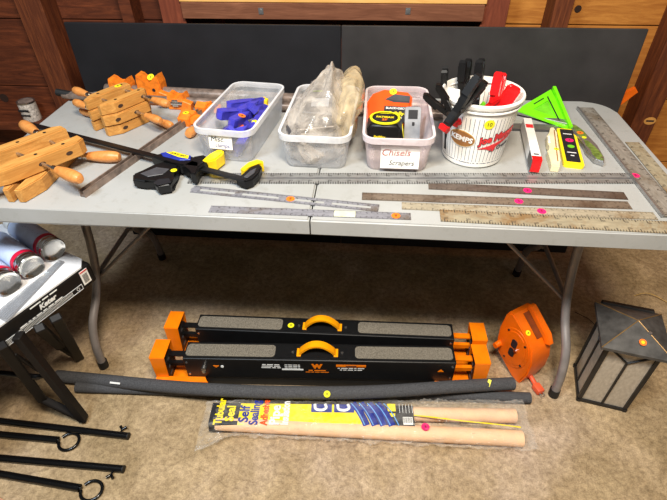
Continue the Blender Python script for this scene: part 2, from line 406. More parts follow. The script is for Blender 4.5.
# beam with pale plank above the opening, short posts, bolts
zb0 = at(300, 20, 1.03, 1).z; zb1 = at(300, 3.5, 1.03, 1).z
xb0, xb1 = X(181, 8, 1.03), X(484, 14, 1.03)
mb = MB(); mb.box(((xb0+xb1)/2, 1.055, (zb0+zb1)/2), (xb1-xb0, .05, zb1-zb0), bev=.002); struct(mb.build('trim_beam', 'beam'))
mb = MB(); mb.box(((xb0+xb1)/2, 1.09, zb1+.012), (xb1-xb0+.01, .11, .022), bev=.002); struct(mb.build('trim_plank', 'plank'))
mb = MB(); mb.box(((xb0+xb1)/2, 1.1, zb1+.09), (xb1-xb0, .03, .13)); struct(mb.build('trim_backing', 'plank'))
mb = MB()
for px in (220, 332, 446):
    x = X(px, 24, 1.09); mb.box((x, 1.10, .78), (.03, .04, .33))
struct(mb.build('trim_posts', 'stud_red'))
mb = MB()
for px, py in ((261, 11), (408, 11)):
    p = at(px, py, 1.03, 1); mb.rod((p.x, 1.026, p.z), (p.x, 1.04, p.z), .008, n=8); mb.box((p.x, 1.029, p.z), (.018, .003, .022))
struct(mb.build('trim_bolts', 'alu'))
# burnt stamp on the right stud
p = at(650, 121, 1.049, 1)
mb = MB(); mb.prism(circ(0, 0, 1, 28), 0, .0008, 'xz'); mb.xf(Matrix.Translation((p.x, 1.0488, p.z)) @ Matrix.Diagonal((.024, 1, .016, 1)))
st = struct(mb.build('trim_stamp', 'stencil')); text('WWPA', .014, 'ink', st, TR((p.x, 1.0484, p.z), XZ), name='stamp_lettering')

# ================================================================== TABLE
TZ = .737; D = .7275; L = .9205
t = thing('folding_table', 'long grey plastic folding table covered with hand tools', 'table', (0, 0, 0))
def half(sgn):
    r = .085; g = .0018
    c = [(g, 0), (L-r*.3, 0)] + circ(L-r*.3, r*.3, r*.3, 6, -PI/2, 0, True) + circ(L-r, D-r, r, 8, 0, PI/2, True) + [(g, D)]
    c = [(sgn*x, y) for x, y in c]
    if sgn < 0: c = c[::-1]
    mb = MB(); mb.prism(c, TZ-.045, TZ, 'xy', .004, 3); return mb.build('table_top', 'table', t, True)
half(-1); half(1)
mb = MB()
for y in (.045, D-.045): mb.box((0, y, TZ-.058), (1.66, .02, .026))
mb.each('frame_rail', 'under', t)
for sx in (-1, 1):
    for sy in (0, 1):
        pts = [(sx*.775, .072, .008), (sx*.775, .082, .10), (sx*.775, .115, .18), (sx*.772, .185, .25), (sx*.77, .235, .34), (sx*.765, .262, .48), (sx*.76, .268, TZ-.046)]
        if sy: pts = [(x, .73-y, z) for x, y, z in pts]
        mb = MB(); mb.tube(smoothpath(pts, 5), .0135, 12); lg = mb.build('leg', 'frame', t, True)
        mb = MB(); mb.rod((pts[0][0], pts[0][1], 0), (pts[0][0], pts[0][1]+.003*(1-2*sy), .03), .0165); mb.build('foot_cap', 'rubber', lg, True)
    mb = MB(); mb.rod((sx*.772, .225, .30), (sx*.772, .505, .30), .008); mb.build('crossbar', 'frame', t, True)
    for y in (.235, .49):
        mb = MB(); mb.rod((sx*.768, y, .29), (sx*.33, y+(.08 if y < .3 else -.08), TZ-.046), .006); mb.build('brace', 'frame', t, True)

# black boards standing behind the table
for i, (x0, x1, mat, lab) in enumerate(((-.945, .018, 'black_panel', 'smooth matte black board standing behind left half of grey table'), (.0195, .999, 'black_panel2', 'scuffed charcoal black board standing behind right half of grey table'))):
    mb = MB(); mb.box(((x0+x1)/2, 0, .491), (x1-x0, .012, .910), bev=.002)
    o = mb.build('black_board', mat); tag(o, lab, 'board'); o.location = (0, .775, .002); o.rotation_euler = (-math.radians(1.9), 0, 0)

# ================================================================== RULES AND SQUARES
def rule(A, B, w, mat, name, label, z, slots=False, hang=False, th=.0012, tips=0):
    A = Vector(A); B = Vector(B); d = B-A; l = d.length
    o = thing(name, label, 'ruler', ((A.x+B.x)/2, (A.y+B.y)/2, z), math.atan2(d.y, d.x))
    mb = MB()
    if slots:
        hw = w/2
        mb.box((0, -hw*.66, th/2), (l, hw*.68, th)); mb.box((0, hw*.66, th/2), (l, hw*.68, th))
        for k in range(5): mb.box((-l/2+l*(.02+.24*k), 0, th/2), (l*.04 if k else l*.05, hw*.66, th))
    else: mb.box((0, 0, th/2), (l, w, th))
    mb.build('blade', mat, o)
    return o, l
def W(px, py, z=TZ): return at(px, py, z).to_2d().to_3d()
r1, l = rule((-.315, .112, 0), (.160, .058, 0), .031, 'r_blue', 'steel_ruler', 'slotted grey steel ruler with orange sticker, tapering end at left, front of table', TZ, True)
sticker(r1, (.02, .0, .0016), 'orst', .0105)
r2, l = rule((-.245, .028, 0), (.235, .029, 0), .027, 'r_blue', 'steel_ruler', 'bluish steel ruler along the front edge of table, orange sticker at its right end', TZ+.0002, hang=True)
sticker(r2, (.205, 0, .0016), 'orst', .0105)
mb = MB(); mb.box((.085, 0, .0013), (.05, .0228, .0004)); mb.build('tape_patch', plain('old_tape', (206, 208, 176), .6), r2)
r3, l = rule((.118, .107, 0), (.758, .109, 0), .032, 'r_brown', 'steel_ruler', 'long tarnished steel ruler with pink sticker, next behind the spotted tan one', TZ+.0003)
sticker(r3, (.06, .0, .0016), 'pinkst', .0105)
r4, l = rule((.285, .166, 0), (.764, .150, 0), .033, 'r_dark', 'steel_ruler', 'dark brown steel ruler lying just in front of the T-square blade, pink sticker', TZ+.0003)
sticker(r4, (.005, .0, .0016), 'pinkst', .0105)
r5, l = rule((.215, .072, 0), (.800, .068, 0), .030, 'r_tan', 'steel_ruler', 'spotted tan ruler with pink sticker, between tarnished ruler and rusty square', TZ+.0003)
sticker(r5, (.035, .0, .0016), 'pinkst', .0105)
# T-square
ts = thing('drywall_square', 'large aluminium T-square across the table, blade in front of the bins', 'square', (.83, .235, TZ+.0001), math.atan2(.075, 1.18))
mb = MB()
for y in (-.018, .018): mb.box((-.58, y, .0012), (1.18, .014, .0024))
mb.box((-.58, 0, .0010), (1.18, .026, .002)); mb.build('blade', 'r_alu', ts)
mb = MB(); mb.box((-.58, 0, .0023), (1.16, .0035, .0006)); mb.build('groove', 'dgrey', ts)
mb = MB(); mb.box((0, .13, .0055), (.05, .62, .003)); mb.box((-.024, .13, .0045), (.004, .62, .009))
hd = MB(); hd.box((0, 0, 0), (.60, .048, .003)); hd = hd.build('head', 'r_head', ts)
hd.location = (.010, .128, .0055); hd.rotation_euler = (0, 0, math.radians(87.5))
mb.bm.free()
mb = MB(); mb.box((0, .026, .0), (.60, .005, .008)); f_ = mb.build('head_lip', 'alu', hd)
sticker(ts, (-.012, .004, .0078), 'pinkst', .0105)
# rusty framing square: 24 in arm along the front edge, 16 in arm along the right edge
fs = thing('framing_square', 'rusty L-shaped framing square along the front right table corner', 'square', (.893, .022, TZ+.0004), math.radians(-2))
mb = MB(); mb.box((0, 0, .0012), (.61, .046, .002)); b = mb.build('long_arm', 'r_rust', fs); b.location = (-.305+.02, .0, 0)
mb = MB(); mb.box((0, 0, .0012), (.39, .038, .002)); b = mb.build('short_arm', 'r_rust', fs); b.rotation_euler = (0, 0, math.radians(91.5)); b.location = (-.012, .023+.195, 0)
fs.rotation_euler = (0, 0, math.radians(-1.5))

# small tools at the right
g = thing('speed_square', 'lime green plastic triangular square behind the slotted grey bar', 'square', (.735, .785, TZ), 0)
pA = W(551, 90, .76)-Vector((.735, .785, 0)); pB = W(521, 112, TZ)-Vector((.735, .785, 0)); pC = W(575, 132, TZ)-Vector((.735, .785, 0))
def tri_frame(a, b, c, w, th):
    cen = (a+b+c)/3; mb = MB(); outer = [a, b, c]; inner = [cen+(q-cen)*w for q in outer]
    for i in range(3):
        j = (i+1) % 3; quad = [outer[i], outer[j], inner[j], inner[i]]
        mb.prism([(q.x, q.y) for q in quad], .001, th)
    return mb
a, b, c = Vector((-.012, .225, 0)), Vector((-.145, .10, 0)), Vector((.0, 0, 0))
g.location = (.733, .500, TZ+.0005); g.rotation_euler = (math.radians(9), 0, 0)
mb = tri_frame(a, b, c, .42, .006); mb.build('body', 'green', g)
d = (c-a).normalized(); n = Vector((d.y, -d.x, 0))
mb = MB(); mb.box(((a+c)/2+Vector((0.002, 0, .009))).to_tuple(), (.010, (c-a).length, .018)); mb.build('lip', 'green', g)
# inner web with slot
cen = (a+b+c)/3
mb = MB(); mb.prism([(q.x, q.y) for q in [cen+(q-cen)*.44 for q in (a, b, c)]], .001, .003); mb.build('web', 'greenc', g)
mb = MB(); e0 = cen+(a-cen)*.6+Vector((-.004, 0, 0)); e1 = cen+(c-cen)*.6+Vector((-.004, 0, 0)); mb.tube([(e0.x, e0.y, .0065), (e1.x, e1.y, .0065)], .0022, 6); mb.build('slot', 'ink', g)
mb = MB(); e0 = a*.75+b*.25; e1 = a*.35+b*.65; e0 = e0+(cen-e0)*.3; e1 = e1+(cen-e1)*.3; mb.tube([(e0.x, e0.y, .0065), (e1.x, e1.y, .0065)], .002, 6); mb.build('slot', 'ink', g)

bv = thing('sliding_bevel', 'grey aluminium bar with long slot resting over the green square', 'bevel gauge', (.655, .575, TZ+.0075), math.radians(-30))
mb = MB(); mb.box((0, 0, .004), (.175, .026, .008), bev=.001); mb.build('bar', 'alu', bv)
mb = MB(); mb.box((-.03, 0, .0083), (.09, .006, .0006)); mb.build('slot', 'dgrey', bv)
fr = thing('flat_rail', 'narrow aluminium rail lying from bucket to the red-ended box', 'rail', (.615, .51, TZ), math.radians(-1))
mb = MB(); mb.box((0, 0, .003), (.17, .036, .006)); mb.build('bar', 'alu', fr)
mb = MB(); mb.box((0, .0185, .004), (.17, .002, .006)); mb.box((0, -.0185, .004), (.17, .002, .006)); mb.each('dark_edge', 'dgrey', fr)

bx = thing('blade_box', 'slim white cardboard box with red end standing on edge beside bucket', 'box', (.578, .365, TZ+.0062), math.radians(-9+0))
mb = MB(); mb.box((0, 0, .02), (.024, .25, .036), bev=.001); mb.build('carton', 'white', bx)
mb = MB(); mb.box((0, -.1255, .02), (.0245, .004, .0365)); mb.box((0, -.1165, .0384), (.0245, .016, .0006)); mb.each('red_end', 'red', bx)
mb = MB(); mb.box((0, .07, .0385), (.02, .022, .0008)); mb.build('red_mark', 'redtxt', bx)
mb = MB(); mb.box((-.0122, -.10, .02), (.0006, .06, .03)); mb.build('side_picture', 'dgrey', bx)
text('SB', .012, 'ink', bx, TR((0, -.098, .0386)))
bx.rotation_euler = (0, 0, math.radians(9)); bx.rotation_euler = (0, 0, -math.radians(-9)) if False else (0, 0, math.radians(-9+2))

kn = thing('cream_caliper', 'cream plastic marking tool between red-ended box and yellow level', 'tool', (.645, .372, TZ), math.radians(-12)); kn.scale = (.9, .86, .9)
mb = MB(); out = [(-.012, -.14), (.010, -.14), (.014, -.10), (.014, .10), (.006, .135), (-.004, .13), (-.010, .09), (-.018, .06), (-.018, .01), (-.012, -.02), (-.020, -.05), (-.016, -.09)]
mb.prism(out, .0, .022, 'xy', .002, 2); mb.build('body', 'cream', kn)
mb = MB(); mb.box((.006, 0, .0225), (.003, .22, .001)); mb.build('groove', 'brown', kn)
mb = MB(); mb.box((-.013, .03, .024), (.008, .05, .005), bev=.002); mb.build('slider', 'white', kn)
sticker(kn, (.006, -.03, .0232), 'yelst', .0075)
lv = thing('torpedo_level', 'yellow-framed black card with pink and green dots beside cream tool', 'level', (.695, .386, TZ), math.radians(-10)); lv.scale = (.95, .88, .9)
mb = MB(); mb.prism(rrect(-.027, -.125, .027, .125, .006), 0, .012, 'xy', .002, 2); mb.build('frame', 'lyel', lv)
mb = MB(); mb.prism(rrect(-.019, -.107, .019, .116, .003), .0115, .0138, 'xy'); mb.build('face', 'ink', lv)
sticker(lv, (.002, .035, .0142), 'pinkst', .012); sticker(lv, (.002, -.008, .0142), 'greenc', .010, mark='')
for y, s in ((.08, 'LEVEL'), (-.05, 'SHARP'), (-.07, 'L7')): text(s, .009, 'white', lv, TR((0, y, .0142)))
uk = thing('utility_knife', 'worn olive green utility knife with orange sticker beside T-square head', 'knife', (.746, .408, TZ), math.radians(2)); uk.scale = (.92, .88, .9)
out = [(-.014, -.115), (.006, -.135), (.018, -.10), (.022, -.03), (.016, .05), (.006, .12), (-.010, .13), (-.018, .06), (-.012, 0), (-.020, -.06)]
mb = MB(); mb.prism(out, 0, .018, 'xy', .003, 2); mb.build('handle', 'alu', uk)
mb = MB(); mb.prism([(x*.66, y*.5-.06) for x, y in out], .0175, .0188, 'xy'); mb.build('paint_patch', 'olive', uk)
mb = MB(); mb.prism([(x*.7, y*.35+.07) for x, y in out], .0175, .0186, 'xy'); mb.build('grip_patch', 'olive', uk)
sticker(uk, (-.002, .055, .0192), 'orst', .010); sticker(uk, (.0, .022, .0190), 'yelst', .007, mark='')
mb = MB(); mb.rod((.006, -.112, .018), (.006, -.112, .0205), .004); mb.build('screw', 'steel', uk)

# ================================================================== HANDSCREW CLAMPS
def handscrew(label, loc, ang, Lj=.27, w=.040, th=.038, gap=.03, screws=((.03, 1), (.11, -1)), group=None, hl=.085, hr=1., skew=0, reach=0):
    """two wooden jaws along local x (noses at -x), screws along local y"""
    o = thing('handscrew_clamp', label, 'clamp', loc, ang, group)
    for s in (-1, 1):
        yi = s*gap/2; yo = s*(gap/2+w)
        poly = [(-Lj*.5, yi), (-Lj*.5, yi+s*w*.38), (-Lj*.27, yo), (Lj*.43, yo), (Lj*.5, yo-s*w*.3), (Lj*.5, yi)]
        if s < 0: poly = poly[::-1]
        mb = MB(); mb.prism(poly, 0, th, 'xy', .0025, 2); j = mb.build('jaw', 'maple', o)
        mb = MB()
        for x, _ in screws: mb.rod((x, s*(gap/2+w*.5), th-.001), (x, s*(gap/2+w*.5), th+.0006), .0045, n=14)
        mb.each('pivot_pin', 'dsteel', j)
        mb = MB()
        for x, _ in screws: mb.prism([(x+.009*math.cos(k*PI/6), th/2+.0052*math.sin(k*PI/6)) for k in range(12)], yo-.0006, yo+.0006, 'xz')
        mb.each('screw_slot', 'slot_shade', j)  # flat dark ovals: shade inside the screw slots painted on, no hole cut
    for x, sd in screws:
        ye = gap/2+w; rc = reach if sd < 0 else 0; SK = Matrix.Translation((x, -ye, 0)) @ Matrix.Rotation(skew if sd < 0 else 0, 4, 'Z') @ Matrix.Translation((-x, ye, 0))
        mb = MB(); mb.rod((x, -sd*(ye-.004), th/2), (x, sd*(ye+.038+rc), th/2), .0048); mb.xf(SK); sc = mb.build('screw', 'steel', o, True)
        y0 = sd*(ye+.036+rc)
        mb = MB(); mb.rod((x, y0-sd*.006, th/2), (x, y0+sd*.012, th/2), .0095*hr, n=18); mb.xf(SK); mb.build('ferrule', 'chrome', sc, True)
        mb = MB(); prof = [(0, 0), (.0105, 0), (.0125, .012), (.0155, .035), (.0165, hl*.65), (.0145, hl*.9), (.010, hl), (0, hl+.002)]
        prof = [(a_*hr, b_) for a_, b_ in prof]; mb.lathe(prof, 20); mb.xf(TR((x, y0+sd*.010, th/2), (-sd*PI/2, 0, 0))); mb.xf(SK); mb.build('handle', 'handlewood', o, True)
    return o
G1 = 'wooden handscrew clamps on the table'
a1 = math.radians(64)
handscrew('upper of the two wooden handscrew clamps at the front left table corner', (-.757, .142, TZ+.040), math.radians(54.7), .27, .040, .040, .064, ((.014, -1), (.085, 1)), hl=.086, skew=math.radians(9), reach=.016)
handscrew('lower wooden handscrew clamp flat on the table under another, front left', (-.732, .149, TZ), math.radians(91), .25, .038, .038, .014, ((.078, -1), (.0, 1)), hl=.09)
for k, (dx, dy, da, sc) in enumerate(((0, 0, 0, ((.055, -1), (-.03, 1))), (.004, -.004, -1, ((.02, -1), (-.045, 1))), (.0, .0, 1, ((.058, -1), (-.026, 1))))):
    lab = ['bottom wooden handscrew clamp of the stack of three in front of orange pipe clamps', 'middle wooden handscrew clamp of the stack of three behind the others', 'topmost wooden handscrew clamp of the stack of three, yellow sticker on its jaw'][k]
    o = handscrew(lab, (-.650+dx, .468+dy, TZ+.0335*k), math.radians(60+da), .158, .032, .0325, .052, sc, hl=.068, hr=.8)
    if k == 2: sticker(o, (.045, .04, .0330), 'yelst', .0105)

# ================================================================== PIPE CLAMPS along the back
def casting(w, d, h, holes=True):
    """saddle-shaped cast jaw: bottom block with two raised ears"""
    prof = [(-w/2, 0), (w/2, 0), (w/2, h*.7), (w*.42, h), (w*.25, h*.92), (w*.1, h*.72), (-w*.15, h*.72), (-w*.3, h*.95), (-w*.45, h), (-w/2, h*.75)]
    mb = MB(); mb.prism(prof, -d/2, d/2, 'xz', .003, 2); return mb
def pipe_clamp(label, A, B, r, hx, big=True):
    A = Vector(A); B = Vector(B); d = B-A; l = d.length; ang = math.atan2(d.y, d.x)
    o = thing('pipe_clamp', label, 'clamp', (A.x, A.y, TZ), ang)
    mb = MB(); mb.rod((0, 0, .022), (l, 0, .022), r, n=20); mb.build('pipe', 'pipe', o, True)
    for i, (x, w, h) in enumerate(hx):
        mb = casting(w, .05, h); j = mb.build('jaw', 'orangecast', o)
        mb = MB()
        for xx in (-w*.25, w*.2): mb.rod((xx, -.0255, h*.45), (xx, -.0245, h*.45), .006, n=14)
        mb.each('hole', 'ink', j); j.location = (x, 0, 0)
        mb = MB(); mb.prism([(-.008, .0), (.03, .0), (.036, .03), (.008, .04)], -.012, .012, 'xz', .002); m2 = mb.build('plate', 'orangecast', j); m2.location = (w*.4, -.03, .0)
    return o
p1 = pipe_clamp('rearmost long pipe clamp, its big orange jaw bearing a yellow sticker', (-.80, .690, 0), (.36, .605, 0), .019, ((.065, .075, .068), (.175, .085, .085)), True)
sticker(p1, (.185, -.012, .078), 'yelst', .012, (math.radians(35), 0, 0))
p2 = pipe_clamp('second long pipe clamp, with steel screw in its small orange jaw, in front of first', (-.93, .635, 0), (.40, .545, 0), .013, ((.42, .06, .050),))
mb = MB(); mb.box((.42, -.028, .026), (.022, .012, .022), bev=.002); mb.rod((.36, -.03, .026), (.47, -.03, .026), .006); mb.build('screw_block', 'chrome', p2)
mb = MB(); mb.rod((-.02, 0, .03), (.04, 0, .022), .012); mb.build('end_cap', 'rubber', p2)

# diagonal bar clamp
A = W(82, 194, TZ+.01); B = W(211, 104, TZ+.01); d = B-A
bc = thing('bar_clamp', 'steel bar clamp lying diagonally with two orange jaws and a wooden handle', 'clamp', (A.x, A.y, TZ), math.atan2(d.y, d.x)); Lb = d.length
mb = MB(); mb.box((Lb/2, .007, .0095), (Lb, .003, .019)); mb.box((Lb/2, -.007, .0095), (Lb, .003, .019)); mb.box((Lb/2, 0, .004), (Lb, .014, .003)); mb.build('bar', 'pipe', bc)
for x in (Lb*.78, Lb*.94):
    mb = MB(); mb.prism([(-.028, 0), (.028, 0), (.032, .014), (.020, .034), (.004, .026), (-.010, .036), (-.030, .024)], -.020, .020, 'xz', .002, 2)
    j = mb.build('jaw', 'orangecast', bc); j.location = (x, 0, 0)
    mb = MB(); mb.prism([(-.014, -.055), (.014, -.055), (.018, -.018), (-.018, -.018)], .004, .026, 'xy', .002, 2); m2 = mb.build('jaw_arm', 'orangecast', j)
    if x < Lb*.8: sticker(j, (-.006, -.0, .0352), 'yelst', .010)
mb = MB(); mb.rod((Lb*.70, -.062, .016), (Lb*.92, -.040, .016), .005); mb.build('screw', 'dsteel', bc, True)
mb = MB(); mb.lathe([(0, 0), (.009, 0), (.011, .01), (.009, .018), (.013, .028), (.015, .045), (.011, .058), (0, .060)], 18); mb.xf(TR((Lb*.71, -.062, .016), (0, -PI/2, .1))); mb.build('handle', 'handlewood', bc, True)

# thin black bar clamp at the back corner pointing left (dark rod with end)
# ================================================================== TRIGGER CLAMP
u = math.radians(-20.5)
q = thing('trigger_clamp', 'black one-handed trigger bar clamp with yellow pads and blue label', 'clamp', (-.182, .126, TZ), u); q.scale = (.84, .84, .86)
mb = MB(); mb.box((-.47, 0, .030), (.96, .022, .007), bev=.001); mb.build('bar', 'blackmetal', q)
# fixed jaw
mb = MB(); mb.prism([(-.028, -.016), (.012, -.018), (.026, .004), (.024, .045), (.008, .085), (-.016, .100), (-.030, .094), (-.024, .06), (-.020, .030)], .006, .034, 'xy', .004, 2); fj = mb.build('fixed_jaw', 'black', q); fj.scale = (.86, .95, .95); fj.location = (.004, .006, 0)
mb = MB(); mb.prism([(-.050, .040), (-.030, .034), (-.026, .066), (-.012, .092), (.006, .098), (-.004, .112), (-.030, .112), (-.048, .085)], .004, .038, 'xy', .003, 2); mb.build('pad', 'yellow', fj)
mb = MB(); mb.prism([(-.008, .0), (.008, .0), (.012, .035), (.0, .065), (-.010, .04)], .034, .0375, 'xy', .002, 1); mb.build('worn_face', 'dgrey', fj)
# sliding body
body = [(-.290, -.022), (-.255, .030), (-.225, .034), (-.15, .028), (-.13, .018), (-.105, .020), (-.105, -.020), (-.15, -.018), (-.17, -.030), (-.20, -.024), (-.235, -.030)]
mb = MB(); mb.prism(body, .004, .040, 'xy', .005, 3); bd = mb.build('body', 'black', q, True); bd.location = (-.045, .004, .004)
mb = MB(); mb.prism([(-.270, .000), (-.245, .026), (-.17, .026), (-.155, .004), (-.185, -.012), (-.25, -.012)], .039, .0425, 'xy', .001); lb = mb.build('label_plate', 'lblue', bd)
mb = MB(); mb.prism([(-.255, .010), (-.238, .024), (-.175, .022), (-.165, .006), (-.20, .002)], .0425, .0432, 'xy'); mb.build('label_print', 'lyel', lb)
text('QUICK-GRIP', .011, 'ink', lb, TR((-.21, .013, .0436)), name='lettering', bold=.0003)
mb = MB(); mb.prism([(-.270, -.005), (-.225, -.020), (-.205, -.055), (-.190, -.100), (-.178, -.118), (-.205, -.142), (-.222, -.135), (-.226, -.110), (-.262, -.136), (-.300, -.142), (-.322, -.118), (-.312, -.088), (-.292, -.052), (-.285, -.020)], .004, .036, 'xy', .006, 3); gr = mb.build('pistol_grip', 'black', q, True)
mb = MB(); mb.prism([(-.226, -.112), (-.200, -.095), (-.180, -.112), (-.204, -.140), (-.226, -.134)], .0362, .037, 'xy'); mb.build('trigger_end', 'ink', gr)
mb = MB(); mb.prism([(-.278, -.060), (-.235, -.052), (-.232, -.085), (-.265, -.115), (-.298, -.110)], .036, .038, 'xy', .001); mb.build('grip_face', 'dgrey', gr)
sticker(q, (-.215, -.055, .0388), 'yelst', .0095)
mb = MB(); mb.prism([(-.175, -.028), (-.145, -.032), (-.120, -.055), (-.105, -.052), (-.118, -.020), (-.14, .01), (-.165, .01)], .008, .044, 'xy', .003, 2); mb.build('release_lever', 'black', q, True).location = (-.03, 0, 0)
mb = MB(); mb.prism([(-.160, .01), (-.105, .015), (-.100, .045), (-.150, .060), (-.175, .035)], .006, .036, 'xy', .004, 2); sj = mb.build('sliding_jaw', 'black', q, True); sj.location = (-.045, .008, 0)
mb = MB(); mb.prism([(-.125, .020), (-.100, .018), (-.088, .040), (-.088, .080), (-.100, .100), (-.120, .096), (-.128, .060)], .003, .044, 'xy', .004, 2); mb.build('pad', 'yellow', sj)

# ================================================================== SPRING CLAMPS (A-shaped)
def spring_clamp(label, loc, rot, s=1., mat='black', tipmat='black', L1=.075, L2=.055, op=.28, group=None, name='spring_clamp', cat='clamp', fat=0):
    o = thing(name, label, cat, loc, rot, group)
    for sg in (-1, 1):
        # one lever, outline in local x (width) / z (length): handle up (+z), jaw down (-z)
        out = [(.010+fat, .0), (.016+fat, L1*.35), (.024+fat, L1*.7), (.026+fat, L1*.95), (.020+fat*.5, L1*1.03), (.012, L1*.95), (.010, L1*.6), (.002, L1*.2), (-.004, 0), (-.010, -L2*.35), (-.008, -L2*.75), (.002, -L2), (.008, -L2*.95), (.004, -L2*.7), (.006, -L2*.3)]
        out = [(sg*x*s, z*s) for x, z in out]
        if sg < 0: out = out[::-1]
        mb = MB(); mb.prism(out, -(.009+fat*.5)*s, (.009+fat*.5)*s, 'xz', .002*s, 2); h = mb.build('lever', mat, o)
        mb = MB(); mb.box((0, 0, L1*.62*s), (.0030*s, .0196*s, L1*.5*s)); mb.xf(TR((sg*.0170*s, 0, 0), (0, sg*.10, 0))); mb.build('rib', mat, h)
        mb = MB(); mb.box((sg*.003*s, 0, -L2*s*.98), (.016*s, .022*s, .014*s), (0, sg*.5, 0), .003*s, 2); mb.build('pad', tipmat, o)
    mb = MB(); mb.rod((0, -.012*s, 0), (0, .012*s, 0), .006*s, n=14); mb.build('pivot', 'dsteel', o, True)
    return o

# ================================================================== BINS
def bin_(label, loc, ang, w, l, h, mat, rim, group=None):
    o = thing('storage_bin', label, 'bin', loc, ang)
    def ring(mb, z, s, r, inset=0):
        hw = w/2*s-inset; hl = l/2-(w/2)*(1-s)-inset
        return [mb.bm.verts.new((x, y, z)) for x, y in rrect(-hw, -hl, hw, hl, max(r-inset, .004))]
    mb = MB(); t_ = .0018
    R = [ring(mb, .0, .84, .022), ring(mb, .008, .88, .026), ring(mb, h*.72, .955, .028), ring(mb, h*.74, .975, .028), ring(mb, h-.012, 1, .03),
         ring(mb, h-.012, 1, .03, t_), ring(mb, h*.74, .975, .028, t_), ring(mb, h*.72, .955, .028, t_), ring(mb, .008, .88, .026, t_), ring(mb, .003, .84, .022, t_)]
    for a, b in zip(R[:-1], R[1:]):
        n = len(a)
        for k in range(n): mb.bm.faces.new((a[k], a[(k+1) % n], b[(k+1) % n], b[k]))
    mb.bm.faces.new(R[0][::-1]); mb.bm.faces.new(R[-1]); mb.build('tub', mat, o, True)
    mb = MB(); R = [ring(mb, h-.016, 1.035, .034), ring(mb, h, 1.045, .036), ring(mb, h, 1.0, .032, .003), ring(mb, h-.012, 1.0, .032, .002), ring(mb, h-.016, 1.0, .032, -.0005)]
    R.append(R[0])
    for a, b in zip(R[:-1], R[1:]):
        n = len(a)
        for k in range(n): mb.bm.faces.new((a[k], a[(k+1) % n], b[(k+1) % n], b[k]))
    mb.build('rim', rim, o, True)
    return o
b1 = bin_('clear plastic bin full of blue spring clamps', (-.243, .415, TZ), math.radians(-7), .165, .335, .098, 'bin', 'binrim')
b2 = bin_('clear plastic bin holding a crumpled poly bag, middle of three', (-.008, .395, TZ), math.radians(-2), .185, .345, .100, 'bin', 'binrim')
b3 = bin_('pinkish clear bin with orange laser tool and tape measure', (.205, .395, TZ), 0, .180, .345, .100, 'binp', 'binprim')
def card(parent, loc, w, h, lines, rot=(PI/2-.12, 0, 0)):
    mb = MB(); mb.box((0, 0, 0), (w, h, .0008)); mb.xf(TR(loc, rot)); c = mb.build('paper_label', 'paper', parent)
    for s, sz, dx, dy, mt in lines:
        text(s, sz, mt, c, TR(loc, rot) @ Matrix.Translation((dx, dy, .0009)), name='handwriting', shear=.25)
card(b1, (-.005, -.166, .062), .066, .040, (('Misc.', .020, -.008, .007, 'ink'), ('clamps', .015, .004, -.010, 'inkblue')))
card(b3, (.006, -.169, .046), .100, .062, (('Chisels', .026, -.012, .012, 'inkred'), ('Scrapers', .019, .004, -.016, 'ink')))

# blue clamps in bin 1
R = random.Random(3)
cl = [(-.028, -.070, .040, 70, -35, 30), (.030, -.075, .046, 100, 25, -20), (.004, -.010, .070, 78, 14, -28), (-.030, .030, .055, 74, -35, 60), (.030, .045, .056, 84, 35, -15), (.012, .055, .074, 84, 5, -32)]
m1 = Matrix.Translation((-.243, .415, TZ)) @ Matrix.Rotation(math.radians(-7), 4, 'Z')
blab = ['blue spring clamp at the front left of the clear bin', 'blue spring clamp with grey pivot at the front right of the clear bin', 'blue spring clamp with orange sticker lying on top in the bin', 'blue spring clamp against the left side in the bin', 'blue spring clamp with yellow pads showing, right rear of bin', 'rearmost blue spring clamp with yellow pads in the clear bin']
for k, (x, y, z, rx, ry, rz) in enumerate(cl):
    p = m1 @ Vector((x, y, z))
    o = spring_clamp(blab[k], p, (math.radians(rx), math.radians(ry), math.radians(rz-7)), 1.12, 'blue', 'yellow', .066, .040, fat=.007)
    if k == 2: sticker(o, (.022, -.0150, .03), 'orst', .0105, (PI/2, 0, 0)); sticker(o, (.022, .0150, .03), 'orst', .0105, (-PI/2, 0, 0))

# poly bag: crinkled hull
def hull_bag(name, label, loc, rad, seedv, mat, amp=.02, sub=5, shape=None, cat='bag', crk=18, amp0=.1):
    mb = MB(); bmesh.ops.create_icosphere(mb.bm, subdivisions=sub, radius=1)
    for v in mb.bm.verts:
        n = v.co.normalized(); off = Vector((seedv*3.1, seedv*1.7, seedv))
        d = 1 + amp0*noise.noise(n*2.0+off)*2
        p = Vector((n.x*rad[0], n.y*rad[1], n.z*rad[2]))*d
        if shape: p = shape(p, n)
        rg = 1-abs(noise.noise(p*crk+off)); p += n*amp*(rg**3-.5)*1.0 + n*amp*.5*noise.noise(p*crk*3)
        v.co = p
    o = mb.build(name, mat); o.location = loc
    if label: tag(o, label, cat)
    return o
def shapeA(p, n):
    top = max(0, n.z)
    p.x *= (1-.75*top**1.3); p.x += .035*top; p.y *= (1-.5*top*top); p.y += .05*top
    if p.z < -.058: p.z = -.058 + (p.z+.058)*.1
    if p.z < .01: p.x = max(-.08, min(.08, p.x)); p.y = max(-.15, min(.17, p.y))
    return p
bagA = hull_bag('poly_bag', 'crumpled translucent poly bag rising to a peak out of the middle bin', (-.015, .375, TZ+.068), (.095, .155, .145), 2.3, 'bag', .007, 6, shapeA, amp0=.07, crk=13)
def shapeB(p, n):
    top = max(0, n.z); p.x += .02*top
    if p.z < .00: p.x = max(-.035, min(.03, p.x))
    return p
bagB = hull_bag('poly_bag', 'yellowed poly bag hanging over the right rim of middle bin', (.060, .44, TZ+.100), (.047, .165, .085), 5.1, 'bag2', .006, 6, shapeB, amp0=.05, crk=12)
